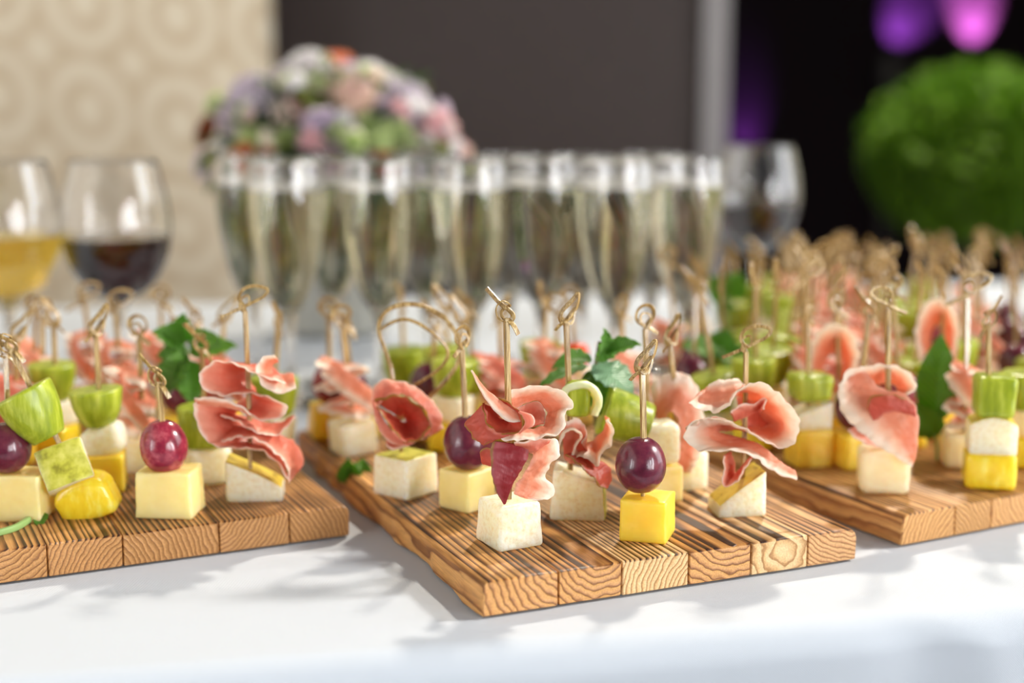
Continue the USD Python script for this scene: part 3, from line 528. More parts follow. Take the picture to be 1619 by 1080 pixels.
s = Skewer('ham_skewer', 'white-rimmed ham folds on a speckled pear wedge, right end of the centre board', (1166, 812))
def pear6(v, h): return wedge(tapered(.04)(v, h), h, .22, 1, .9)
f_, k_ = block((.0245, .0215, .0240), .0014, skin='+z', deform=pear6, seed=7)
q = s.put('pear_wedge', f_, PEAR, at=(0, .004, 0), yaw=8); s.put('pear_skin', k_, PEAR_SKIN_Y, at=(0, .004, 0), yaw=8, parent=q)
c6 = lambda x, y: (1060 + x / 3, 480 + y / 3)
s.ham([(88, 470, -6), (150, 500, -9), (215, 515, -11), (275, 490, -12), (310, 430, -12), (360, 385, -11), (450, 385, -10), (550, 460, -10), (608, 560, -10), (595, 640, -11), (540, 692, -12), (470, 668, -13), (370, 605, -14), (270, 555, -15), (150, 548, -15), (75, 595, -14), (85, 665, -15), (190, 702, -17), (310, 700, -17), (420, 742, -16), (505, 805, -14), (600, 835, -10)],
      [(170, 400, 14), (210, 395, 15), (250, 395, 15), (290, 420, 15), (335, 440, 15), (385, 480, 15), (420, 530, 15), (440, 555, 15), (450, 570, 15), (445, 582, 14), (430, 590, 13), (410, 588, 12), (370, 578, 11), (320, 582, 10), (250, 598, 9), (225, 612, 8), (225, 622, 7), (260, 632, 5), (330, 636, 2), (420, 668, -2), (500, 735, -6), (590, 790, -7)], f=c6, seed=19, nu=200, nv=18, ruffle=.0007)
s.ham([(75, 597, -13), (150, 550, -14), (275, 557, -14)], [(95, 650, 6), (180, 612, 9), (300, 600, 8)], f=c6, m=HAM_PINK, seed=71, nu=50, nv=10)
s.ham([(310, 435, 15.5), (450, 400, 13), (560, 480, 8), (600, 570, 3), (565, 660, -2)], [(350, 610, 12), (400, 605, 14), (440, 605, 14), (470, 605, 11), (480, 630, 3)], f=c6, m=HAM_PINK, seed=72, nu=60, nv=12)
s.ham([(190, 375, 4), (250, 365, 6), (310, 360, 8), (360, 380, 6)], [(130, 470, -2), (200, 490, -6), (260, 480, -8), (310, 430, -10)], f=c6, seed=20, ragged=.12)
s.ham([(245, 725, -12), (250, 800, -12), (255, 865, -13), (310, 850, -14), (340, 800, -14), (390, 745, -14)], [(290, 700, 2), (300, 760, 2), (310, 800, 2), (330, 790, 0), (350, 760, -2), (390, 720, -4)], f=c6, m=HAM_PINK, seed=21)
s.ham([(290, 520, -6), (330, 480, -4), (400, 470, -2), (455, 450, -4), (440, 500, -6)], [(300, 560, 0), (350, 540, 2), (400, 520, 4), (430, 500, 4), (420, 520, 0)], f=c6, m=HAM_PINK, seed=22)
s.pick((1172, 800), (1179, 556), 'pretzel', dy=(5, 5), kscale=.95, w=.0022)

s = Skewer('kiwi_skewer', 'kiwi and pear stack just behind the front purple grape', at=on_board(BC, .133, .085))
o = s.o
s.put('cheese_cube', block((.021, .021, .019), .001, seed=8), CHEESE_PALE, at=(0, 0, 0), yaw=20)
s.put('pear_piece', block((.021, .018, .022), .004, seed=9), PEAR, at=(0, 0, .0195), yaw=10)
q = s.put('kiwi_piece', moved(cup_mesh(.0135, .011, .025), (0, 0, 0), yaw=0), KIWI, (1025, 672), tilt=70, yaw=0)
a_ = s.l(1026, 640)
s.pick((1022, 760), (1020, 520), 'open', kscale=1.0, yaw=30)
KS = s

# ---------------------------------------------------------------- left board, front skewers
s = Skewer('grape_skewer', 'black grape on a cheese block cut off by the left picture edge', (38, 822))
s.put('cheese_cube', block((.0255, .022, .0235), .001, seed=11), CHEESE_PALE, at=(-.002, .006, 0), yaw=-4)
s.put('grape', grape_mesh(.0122, .0132, 5), GRAPE, (10, 708), dy=4)
s.pick((14, 770), (8, 560), 'tight', dy=(4, 12), yaw=30)

s = Skewer('kiwi_skewer', 'leaning skewer of kiwi, pear with green skin and yellow pineapple at far left', (142, 817))
s.put('pineapple_piece', moved(block((.0285, .018, .0175), .004, deform=lambda v, h: np.c_[v[:, 0], v[:, 1], v[:, 2] * (1 + .35 * (1 - (v[:, 0] / h[0]) ** 2))], seed=12), (0, 0, -.01)), PINEAPPLE, (139, 789), dy=4, tilt=22, roll=-6)
f_, k_ = block((.0235, .015, .0215), .001, skin='-y', deform=lambda v, h: np.c_[v[:, 0], v[:, 1] - .002 * (1 - (v[:, 0] / h[0]) ** 2) * np.sign(-v[:, 1] + 1e-9).clip(0), v[:, 2]], seed=13)
q = s.put('pear_piece', moved(f_, (0, 0, -.0108)), PEAR, (103, 738), dy=2, tilt=24, yaw=22, roll=18); s.put('pear_skin', moved(k_, (0, 0, -.0108)), PEAR_SKIN, (103, 738), dy=2, tilt=24, yaw=22, roll=18, parent=q)
s.put('kiwi_piece', moved(cup_mesh(.0148, .0082, .0265, seed=2), (0, 0, -.0133)), KIWI, (56, 655), dy=0, tilt=27)
s.pick((135, 785), (16, 552), 'tight', dy=(0, 0), kscale=1.0, tilt=10)

s = Skewer('kiwi_skewer', 'upright kiwi dome over a white pear chunk beside the leaning kiwi skewer', (168, 772))
s.put('cheese_cube', block((.021, .021, .020), .001, seed=14), CHEESE, at=(0, .0, 0), yaw=10)
s.put('pear_piece', moved(block((.022, .017, .0165), .005, deform=tapered(-.2), seed=15), (0, 0, -.008)), PEAR, (166, 697), tilt=18)
s.put('kiwi_piece', moved(cup_mesh(.0138, .0075, .020, seed=5), (0, 0, -.010)), KIWI, (154, 644), tilt=4)
s.pick((158, 720), (151, 530), 'teardrop', yaw=30)

s = Skewer('grape_skewer', 'shiny red grape on a pale cheese block at the front of the left board', (266, 816))
s.put('cheese_cube', block((.0285, .0235, .0235), .0010, sub=4, seed=16, deform=tapered(.05)), CHEESE_PALE, at=(0, .006, 0), yaw=-4)
s.put('grape', grape_mesh(.0119, .0142, 6), GRAPE_RED, (259, 706), dy=5, tilt=6)
s.pick((262, 770), (250, 605), 'tight', dy=(5, 3), yaw=-10, kscale=1.02)

s = Skewer('ham_skewer', 'tall stack of folded ham on a yellow-skinned pear wedge, right end of the left board', (402, 790))
def pear7(v, h): return wedge(v, h, .30, -1, .8)
f_, k_ = block((.029, .021, .0225), .0014, skin='+z', deform=pear7, seed=17)
q = s.put('pear_wedge', f_, PEAR, at=(0, .005, 0), yaw=6); s.put('pear_skin', k_, PEAR_SKIN_Y, at=(0, .005, 0), yaw=6, parent=q)
c7 = lambda x, y: (200 + x * .3888, 420 + y * .3889)
s.ham([(650, 480), (560, 455), (430, 398), (340, 400), (298, 450), (335, 515), (450, 520), (600, 545), (655, 580), (600, 625), (500, 605), (400, 560), (280, 545), (285, 630), (335, 720), (420, 745), (530, 745), (610, 800), (665, 885)], f=c7, depth=(-13, 10), sigma=2.6, seed=23, nu=180, nv=16, m=HAM_PINK)
s.ham([(690, 500, -6), (640, 520, -9), (575, 500, -12), (530, 440, -13), (545, 385, -12), (600, 362, -10)], [(680, 440, 2), (640, 440, 2), (600, 440, 0), (590, 420, -2), (600, 400, -2), (620, 390, -2)], f=c7, seed=24)
s.ham([(275, 540, -13), (340, 535, -14), (420, 550, -14), (510, 600, -14)], [(280, 560, -12), (345, 570, -13), (420, 580, -13), (505, 610, -13)], f=c7, seed=25, nu=50, nv=8)
s.ham([(380, 720, -13), (480, 700, -15), (580, 740, -16), (640, 800, -15), (660, 885, -12)], [(450, 650, 4), (540, 660, 6), (640, 690, 6), (700, 740, 6), (725, 800, 4)], f=c7, seed=26, m=HAM_PINK, ragged=.08)
s.ham([(380, 610, -10), (480, 650, -13), (600, 690, -13), (685, 620, -8)], [(400, 600, 6), (500, 620, 8), (600, 640, 8), (680, 610, 6)], f=c7, seed=27, m=HAM_PINK)
s.pick((396, 770), (387, 492), 'pretzel', kscale=.95, w=.0024)

# ---------------------------------------------------------------- right board, front skewers
s = Skewer('ham_skewer', 'ham hood with white lower rim on pale melon at the front of the right board', (1398, 778))
s.put('melon_piece', block((.0265, .022, .0235), .004, deform=tapered(-.05), seed=18), MELON, at=(0, .004, 0), yaw=-8)
c8 = lambda x, y: (1300 + x * .3517, 420 + y * .3519)
s.ham([(75, 540, -6), (85, 640, -8), (120, 700, -10), (200, 775, -12), (300, 840, -13), (400, 905, -12)], [(180, 455, 2), (290, 560, -8), (380, 580, -12), (425, 640, -12), (432, 740, -12), (420, 860, -11)], f=c8, seed=28, nv=18, ruffle=.0008)
s.ham([(75, 545, -6), (110, 480, -4), (190, 450, -2), (290, 445, -2), (390, 485, -4), (420, 545, -6), (385, 585, -9)], [(220, 560, 8), (240, 540, 8), (270, 530, 8), (300, 530, 8), (330, 540, 8), (340, 555, 6), (330, 570, 4)], f=c8, seed=29)
s.ham([(205, 640, -13), (210, 600, -13), (270, 580, -14), (340, 585, -14), (410, 620, -12)], [(230, 700, -12), (260, 680, -13), (300, 660, -13.5), (350, 660, -13), (420, 680, -12)], f=c8, seed=30, m=HAM_RED)
s.ham([(110, 740, -4), (150, 780, -6), (250, 820, -6)], [(200, 700, 8), (260, 740, 8), (330, 800, 8)], f=c8, seed=31, m=HAM_PINK)
s.pick((1400, 765), (1404, 490), 'pretzel', mirror=True, yaw=25, kscale=.9)

s = Skewer('kiwi_skewer', 'green kiwi over pear and yellow cheese, left of the right board ham hood', (1279, 735))
s.put('cheese_cube', block((.0215, .021, .0215), .001, seed=19), CHEESE, at=(0, .003, 0), yaw=12)
s.put('pear_piece', block((.0205, .018, .0165), .002, deform=lambda v, h: wedge(v, h, .55, 1), seed=20), PEAR, at=(.0005, .003, .0215), yaw=8)
s.put('kiwi_piece', block((.022, .0195, .0155), .0035, deform=tapered(-.15), seed=21), KIWI, at=(-.0005, .003, .0375), yaw=10)
s.pick((1277, 700), (1277, 508), 'open', yaw=60, dy=(3, 3))

s = Skewer('kiwi_skewer', 'kiwi, pear and yellow pineapple stack near the right picture edge', (1565, 770))
s.put('pineapple_piece', block((.0265, .022, .0195), .003, seed=22), PINEAPPLE, at=(0, .003, 0), yaw=-12)
f_, k_ = block((.0245, .020, .0165), .0012, skin='+z', deform=lambda v, h: np.c_[v[:, :2], v[:, 2] * (1 + .25 * (1 - (v[:, 0] / h[0]) ** 2))], seed=23)
q = s.put('pear_piece', f_, PEAR, at=(0, .003, .0193), yaw=-10); s.put('pear_skin', k_, PEAR_SKIN_Y, at=(0, .003, .0193), yaw=-10, parent=q)
s.put('kiwi_piece', block((.0205, .019, .0225), .003, deform=tapered(-.06), seed=24), KIWI, at=(.0005, .003, .039), yaw=-8)
s.pick((1563, 740), (1562, 512), 'tight', mirror=True, yaw=20, dy=(3, 3))

s = Skewer('ham_skewer', 'big round ham curl standing behind the front kiwi skewer of the right board', (1330, 712))
s.put('cheese_cube', block((.022, .021, .021), .001, sub=3, seed=51), CHEESE, at=(0, .002, 0), yaw=-15)
s.put('pear_piece', block((.020, .019, .016), .002, sub=3, seed=52), PEAR, at=(0, .002, .0212), yaw=5)
s.ham([(1292, 640), (1280, 600), (1280, 552), (1298, 520), (1328, 513), (1352, 535), (1355, 580), (1340, 612), (1318, 640)], [(1305, 620), (1300, 595), (1305, 575), (1312, 560), (1322, 556), (1330, 566), (1330, 585), (1324, 600), (1315, 615)], depth=(-9, 9), seed=53)
s.ham([(1285, 610), (1310, 600), (1340, 605), (1352, 590)], [(1300, 655), (1320, 660), (1340, 655), (1350, 640)], depth=(-9, -4), m=HAM_PINK, seed=54)
s.pick((1328, 680), (1322, 495), 'open', yaw=30, kscale=1.1)
s = Skewer('ham_skewer', 'pale ham curl behind the upright leaf, upper right of the right board', (1487, 690))
s.put('cheese_cube', block((.022, .021, .021), .001, sub=3, seed=55), CHEESE, at=(0, .002, 0), yaw=25)
s.put('pear_piece', block((.020, .019, .020), .002, sub=3, seed=56), PEAR, at=(0, .002, .0212), yaw=5)
s.ham([(1462, 590), (1448, 540), (1455, 495), (1480, 472), (1508, 490), (1516, 530), (1505, 580)], [(1480, 570), (1472, 540), (1476, 520), (1484, 512), (1492, 520), (1494, 540), (1490, 565)], depth=(-9, 9), seed=57)
s.ham([(1460, 560), (1475, 575), (1500, 570), (1512, 545)], [(1465, 610), (1480, 620), (1500, 612), (1510, 590)], depth=(-10, -4), m=HAM_PINK, seed=58)
s.pick((1486, 660), (1490, 455), 'tight', yaw=50, kscale=1.1)
s = Skewer('ham_skewer', 'large pale ham sheet hanging behind the front purple grape, right side', (1078, 772))
s.put('pear_cube', block((.022, .021, .021), .0015, sub=3, seed=59), PEAR, at=(0, .003, 0), yaw=20)
s.ham([(1028, 612, -2), (1050, 592, 0), (1080, 592, 2), (1104, 615, 2), (1114, 660, -2), (1108, 715, -5), (1092, 748, -8)], [(1046, 690, -9), (1052, 660, -10), (1062, 650, -11), (1072, 665, -11), (1076, 695, -11), (1074, 722, -11), (1070, 745, -11)], seed=60)
s.ham([(1030, 610, -2), (1050, 592, 0), (1080, 592, 2), (1104, 615, 2)], [(1050, 640, 10), (1060, 635, 11), (1070, 635, 11), (1085, 640, 10)], m=HAM_PINK, seed=61)
s.pick((1072, 745), (1060, 545), 'teardrop', yaw=20)

# ---------------------------------------------------------------- the rows behind: one of each kind, then copies
def generic_ham(s, seed, z0, h, w=.018, m=HAM, n=5):
    r = np.random.default_rng(seed); pts = []
    for i in range(n * 2 + 1):
        t = i / (n * 2); side = [-1, 0, 1, 0][i % 4]
        pts.append((side * w * r.uniform(.7, 1.1) + r.normal(0, .001), -.010 + r.normal(0, .002), z0 + h * (1 - t) + (.002 if side else 0) + r.normal(0, .0006)))
    A = spline(pts, 80); B = contracted(A[::4], 3.0, 80, (0, .020, .003), k=.9)
    t, uv = ham_surface(A, B, nu=80, nv=9, seed=seed, ruffle=.0010, ragged=.08)
    obj('ham_slice', t, m, s.path, smooth=True, uv=uv)
    A2 = np.array([(-w * .9, -.009, z0 + h * .9), (-w * .3, -.013, z0 + h * .55), (w * .3, -.013, z0 + h * .3), (w * 1.0, -.009, z0 - .004)]); B2 = A2 + np.array([(.010, .004, .006), (.008, .0, .009), (.006, 0, .009), (-.002, .004, .010)])
    t, uv = ham_surface(A2, B2, nu=40, nv=8, seed=seed + 1, ragged=.1, ruffle=.001)
    obj('ham_slice', t, m, s.path, smooth=True, uv=uv)
def pick_up(s, h, knot, yaw=0, lean=(0, 0), mirror=False, kscale=1.0):
    s.pick((0, 0, .004), (lean[0], lean[1], h), knot, yaw=yaw, mirror=mirror, kscale=kscale * 1.05)
FAR = {
 'ham_a': ('ham_skewer', lambda s, H: (s.put('pear_cube', block((.023, .022, .02), .0015, sub=3, seed=31), PEAR, at=(0, 0, 0), yaw=15), generic_ham(s, 41, .021, .034), pick_up(s, H * .094, 'open', 20))),
 'ham_b': ('ham_skewer', lambda s, H: (s.put('cheese_cube', block((.022, .022, .02), .001, sub=3, seed=32), CHEESE, at=(0, 0, 0), yaw=-25), generic_ham(s, 52, .021, .030, .019, HAM_PINK, 4), pick_up(s, H * .090, 'teardrop', 0, (.004, 0)))),
 'ham_c': ('ham_skewer', lambda s, H: (s.put('melon_piece', block((.023, .022, .02), .003, sub=3, seed=33), MELON, at=(0, 0, 0), yaw=5), generic_ham(s, 63, .021, .036, .016, HAM, 6), pick_up(s, H * .096, 'pretzel', 15, (-.003, 0)))),
 'grape': ('grape_skewer', lambda s, H: (s.put('cheese_cube', block((.022, .022, .02), .001, sub=3, seed=34), CHEESE, at=(0, 0, 0), yaw=30), s.put('grape', grape_mesh(.0118, .0135, 7, 3), GRAPE, at=(0, 0, .0335)), pick_up(s, H * .088, 'tight', 0, (.003, 0)))),
 'redgrape': ('grape_skewer', lambda s, H: (s.put('cheese_cube', block((.022, .022, .02), .001, sub=3, seed=38), CHEESE, at=(0, 0, 0), yaw=10), s.put('grape', grape_mesh(.0115, .0135, 8, 3), GRAPE_RED, at=(0, 0, .0335)), pick_up(s, H * .092, 'open', 0, (-.004, 0)))),
 'kiwi_a': ('kiwi_skewer', lambda s, H: (s.put('pineapple_piece', block((.023, .021, .018), .002, sub=3, seed=35), PINEAPPLE, at=(0, 0, 0), yaw=12), s.put('pear_piece', block((.021, .019, .015), .002, sub=3, seed=36), PEAR, at=(0, 0, .0182), yaw=-8), s.put('kiwi_piece', cup_mesh(.0135, .009, .021, n=24, seed=9), KIWI, at=(0, 0, .0334)), pick_up(s, H * .096, 'teardrop', 30, (.003, 0), True))),
 'kiwi_b': ('kiwi_skewer', lambda s, H: (s.put('pear_piece', block((.023, .021, .02), .002, sub=3, seed=37), PEAR, at=(0, 0, 0), yaw=40), s.put('kiwi_piece', moved(cup_mesh(.0145, .012, .022, n=24, seed=4), (0, 0, 0)), KIWI, at=(0, 0, .0205), tilt=6), pick_up(s, H * .092, 'tight', 50, (-.004, 0)))),
 'tomato': ('tomato_skewer', lambda s, H: (s.put('cheese_cube', block((.022, .021, .019), .001, sub=3, seed=39), CHEESE_PALE, at=(0, 0, 0), yaw=20), s.put('pear_piece', block((.021, .019, .016), .002, sub=3, seed=40), PEAR, at=(0, 0, .0192)), s.put('tomato_piece', block((.018, .018, .016), .005, sub=3, seed=41), TOMATO, at=(0, 0, .0354)), pick_up(s, H * .095, 'open', 10))),
}
WHAT = {'ham_a': 'ham folds over a pear cube', 'ham_b': 'ham folds over a yellow cheese cube', 'ham_c': 'tall ham folds over pale melon', 'grape': 'dark grape on yellow cheese', 'redgrape': 'red grape on yellow cheese', 'kiwi_a': 'kiwi, pear and pineapple stack', 'kiwi_b': 'kiwi dome on a pear chunk', 'tomato': 'red tomato piece over pear'}
first = {}
def far(kind, at, rot=0, label=None, group=None, tilt=(0, 0), H=.80):
    if (kind, H) not in first:
        n, build = FAR[kind]; s = Skewer(n, label, at=at, group=group); build(s, H); first[kind, H] = s.path
        stage.GetPrimAtPath(s.path).GetAttribute('xformOp:rotateXYZ').Set(Gf.Vec3f(tilt[0], tilt[1], rot))
        return s.path
    PLACED.append(np.asarray(at)[:2])
    return dup(first[kind, H], at, (tilt[0], tilt[1], rot), label, group)
def free(p, d=.0215): return min(np.hypot(*(np.asarray(p)[:2] - q)) for q in PLACED) > d
ORD = ['first', 'second', 'third', 'fourth', 'fifth', 'sixth', 'seventh', 'eighth']
SHORT = {'ham_a': 'ham on pear', 'ham_b': 'ham on cheese', 'ham_c': 'tall ham on melon', 'grape': 'dark grape on cheese', 'redgrape': 'red grape on cheese', 'kiwi_a': 'kiwi on pineapple', 'kiwi_b': 'kiwi on pear'}
R7 = np.random.default_rng(21)
# middle of the centre board: singled out one by one
MID = [('grape', (678, 690), 'dark grape skewer behind the ham cone near the left edge of the centre board'),
       ('ham_a', (560, 715), 'pale ham skewer at the left edge of the centre board, behind the ham cone'),
       ('redgrape', (518, 690), 'red grape skewer at the far left edge of the centre board'),
       ('kiwi_a', (712, 680), 'leaning kiwi stack just left of the in-focus pick'),
       ('kiwi_b', (640, 650), 'small kiwi skewer far back on the centre board under the long bamboo curl'),
       ('kiwi_b', (745, 668), 'kiwi dome directly behind the in-focus ham canape'),
       ('ham_b', (790, 690), 'ham skewer hidden right behind the in-focus ham canape'),
       ('kiwi_a', (850, 672), 'kiwi stack behind the ham curl, right of the in-focus pick'),
       ('tomato', (912, 668), 'skewer with a red tomato piece behind the mint sprig'),
       ('ham_a', (985, 690), 'ham skewer behind the mint sprig in the middle of the centre board')]
for k, b, lab in MID:
    far(k, onz(*b, T + BT), R7.uniform(-30, 30), lab, tilt=(0, R7.uniform(-5, 5)))
seq = ['kiwi_b', 'ham_a', 'ham_b', 'kiwi_a', 'ham_c', 'grape', 'kiwi_a', 'ham_a']
for j, b in enumerate((.235, .275)):
    for i, a in enumerate((.03, .072, .112, .152, .18)):
        k = seq[(i * 3 + j * 5) % len(seq)]
        at = on_board(BC, a + R7.uniform(-.006, .006), b + R7.uniform(-.008, .008))
        if free(at): far(k, at, R7.uniform(-40, 40), f'blurred {SHORT[k]}, centre board, {["last row but one", "last row"][j]}, {ORD[i]} from left', 'canapes in the back rows of the centre board', tilt=(R7.uniform(-4, 4), R7.uniform(-7, 7)))
# left board behind the front
LEFTS = [('ham_a', (226, 742), 'large ham skewer behind the red grape on the left board'), ('ham_b', (20, 735), 'ham skewer behind the leaning kiwi at the left picture edge'),
         ('kiwi_a', (88, 718), 'blurred kiwi stack behind the leaning kiwi skewer'), ('kiwi_b', (325, 760), 'kiwi dome half hidden behind the tall ham stack'),
         ('grape', (292, 705), 'dark grape beneath the mint sprig on the left board'), ('ham_c', (200, 690), 'ham skewer with a white top behind the large left ham skewer'),
         ('kiwi_b', (425, 705), 'skewer with a leaning pick behind the right side of the tall ham stack'), ('ham_b', (345, 690), 'ham skewer behind the mint sprig of the left board')]
for k, b, lab in LEFTS: far(k, onz(*b, T + BT), R7.uniform(-30, 30), lab, tilt=(0, 9 if '425' in str(b) else R7.uniform(-4, 4)))
for j, b in enumerate((.20, .245)):
    for i, a in enumerate((.06, .115, .17, .22, .26)):
        k = seq[(i * 3 + j * 2 + 1) % len(seq)]
        at = on_board(BL, a + R7.uniform(-.008, .008), b + R7.uniform(-.008, .008))
        if free(at): far(k, at, R7.uniform(-40, 40), f'blurred {SHORT[k]}, left board, {["last row but one", "last row"][j]}, {ORD[i]} from left', 'canapes in the back rows of the left board', tilt=(R7.uniform(-4, 4), R7.uniform(-7, 7)))
# right board
RIGHTS = [('ham_c', (1520, 735), 'pale ham folds left of the kiwi stack at the right picture edge'),
          ('grape', (1345, 735), 'dark grape skewer between the ham hood and the kiwi skewer'), ('kiwi_a', (1612, 735), 'pale fruit stack cut off by the right picture edge'),
          ('redgrape', (1425, 705), 'red grape hidden behind the ham hood on the right board')]
for k, b, lab in RIGHTS: far(k, onz(*b, T + BT), R7.uniform(-30, 30), lab, tilt=(0, R7.uniform(-4, 4)), H=1.0)
seq2 = ['kiwi_a', 'ham_a', 'kiwi_b', 'ham_c', 'grape', 'kiwi_a', 'ham_b', 'kiwi_b', 'redgrape', 'ham_a']
for B, nm, rows, colsN in ((BR, 'right board', np.arange(.145, .295, .034), 6), (BRR, 'far right board', np.arange(.04, .295, .036), 5), (BB, 'small back board', np.array([.022, .060, .098]), 6)):
    for j, b in enumerate(rows):
        for i in range(colsN):
            if B is BR and i == 0 and j >= 3: continue
            a = .018 + (.039 if B is BRR else .033) * i
            k = seq2[(i * 3 + j * 7 + (3 if B is BRR else 0)) % len(seq2)]
            at = on_board(B, a + R7.uniform(-.006, .006), b + R7.uniform(-.007, .007))
            if free(at): far(k, at, R7.uniform(-50, 50), f'blurred {SHORT[k]}, {nm}, {ORD[j]} {"crowded " if B is BR else ""}row, {ORD[i]} from left', f'canapes in the rows of the {nm}', tilt=(R7.uniform(-5, 5), R7.uniform(-8, 8)), H=.80 if B is BB else 1.0)

# ---------------------------------------------------------------- herbs
def sprig(label, base, leaves, name='mint_sprig', catg='herb', stem=None, stem_mat=STEM):
    p = thing(name, label, catg, base)
    if stem is not None: obj('stem', sweep(spline(np.asarray(stem) - base, 20), .0017, .0017), stem_mat, p)
    for (root, tip, w, up, mt, curl, fold) in leaves:
        root = np.asarray(root) - base; tip = np.asarray(tip) - base; L = np.linalg.norm(tip - root) * (1 + curl * curl / 24)
        m, uv = leaf_mesh(L, w, fold, curl); d = tip - root
        obj('leaf', aim(m, root, d / np.linalg.norm(d) + np.asarray(up) / np.linalg.norm(up) * curl * .45, up), mt, p, smooth=True, uv=uv)
y0 = .735
B0 = ony(945, 760, y0); B0[2] = T + BT
g = lambda px, py, dy=0: ony(px, py, y0 + dy / 1000)
sprig('mint sprig with large fresh leaves between the ham curl and the front grape', B0, [
    (g(940, 575), g(1002, 622, -14), .023, (.5, -.7, .7), MINT_SKYLIT, .5, .12), (g(942, 572), g(958, 520, 0), .020, (.8, -.6, .2), MINT, .4, .5), (g(958, 560), g(1012, 542, -4), .015, (0, -.5, .9), MINT, .4, .4),
    (g(936, 570), g(872, 580, -4), .015, (0, -.4, .9), MINT, .9, .4), (g(935, 585), g(955, 660, -12), .020, (.3, -.9, .2), BASIL, .4, .3), (g(930, 580), g(850, 612, -6), .014, (0, -.2, 1), MINT, .4, .3), (g(940, 600), g(918, 650, -8), .016, (-.3, -.9, .2), MINT, .3, .3)],
    stem=[B0, g(943, 690), g(938, 630), g(942, 572), g(948, 540)], stem_mat=STEM_DARK)
y0 = .80; B0 = ony(285, 690, y0); B0[2] = T + BT
sprig('mint sprig rising behind the red grape on the left board', B0, [
    (g(295, 560), g(262, 625, -10), .026, (-.6, -.8, .2), MINT, .3, .3), (g(292, 545), g(242, 522, -4), .020, (0, -.6, .8), MINT, .5, .4), (g(295, 540), g(290, 495, 0), .020, (-.4, -.9, .1), MINT, .3, .5), (g(297, 560), g(248, 562, -4), .018, (0, -.6, .8), MINT, .5, .3),
    (g(298, 570), g(305, 640, -6), .020, (.3, -.9, .1), MINT, .3, .3), (g(300, 550), g(345, 530, 2), .018, (.2, -.6, .8), BASIL, .4, .3), (g(300, 560), g(375, 545, 4), .018, (.2, -.5, .8), BASIL, .4, .3)], stem=[B0, g(300, 620), g(296, 550)])
y0 = .80; B0 = ony(1482, 720, y0); B0[2] = T + BT
sprig('single large green leaf standing upright on the right board', B0, [(g(1478, 668), g(1488, 528, 4), .0245, (-.35, -.9, .15), BASIL, .25, .25), (g(1480, 690), g(1450, 640, -6), .018, (-.4, -.8, .3), BASIL, .3, .3)], name='basil_leaf', stem=[B0, g(1480, 700), g(1478, 665)])
y0 = .775; B0 = ony(556, 768, y0); B0[2] = T + BT
sprig('little green leaf lying at the left edge of the centre board', B0, [(g(562, 765), g(548, 728, -4), .018, (-.4, -.8, .4), MINT, .5, .3), (g(564, 766), g(575, 726, 2), .018, (.4, -.8, .4), MINT, .5, .3)], stem=[B0, g(562, 750), g(566, 735)])
y0 = .90; B0 = ony(1140, 640, y0); B0[2] = T + BT
sprig('dark mint sprig on the right board near the flutes', B0, [(g(1140, 560), g(1075, 545, -4), .024, (0, -.5, .9), MINT, .5, .3), (g(1140, 560), g(1120, 590, -8), .024, (-.2, -.8, .6), MINT, .3, .3), (g(1142, 555), g(1185, 585, -4), .022, (.2, -.7, .7), MINT, .4, .3), (g(1140, 550), g(1150, 520, 0), .020, (-.3, -.9, .2), MINT, .4, .4)], stem=[B0, g(1140, 600), g(1141, 552)])
y0 = 1.0; B0 = ony(1150, 600, y0); B0[2] = T
sprig('bright mint top behind the right board beside the last flute', B0, [(g(1150, 470), g(1120, 440, -4), .022, (-.3, -.8, .5), BASIL, .4, .3), (g(1150, 470), g(1172, 430, 0), .022, (.2, -.8, .4), BASIL, .4, .3), (g(1150, 475), g(1135, 490, -8), .020, (0, -.8, .6), BASIL, .3, .3)], stem=[B0, g(1150, 540), g(1150, 468)])
# loose stalk on the left board
B0 = onz(40, 838, T + BT + .0012)
p = thing('herb_stalk', 'loose pale green herb stalk with small leaf, front of the left board', 'herb', B0)
obj('stem', sweep(spline([onz(-20, 846, T + BT + .0015) - B0, onz(20, 836, T + BT + .0016) - B0, onz(55, 816, T + BT + .0018) - B0, onz(80, 806, T + BT + .0018) - B0], 24), .0034, .0026), STEM, p)
m, uv = leaf_mesh(.011, .008, .3, .6); obj('leaf', aim(m, onz(66, 812, T + BT + .003) - B0, (.15, -.9, -.12)), MINT, p, uv=uv)

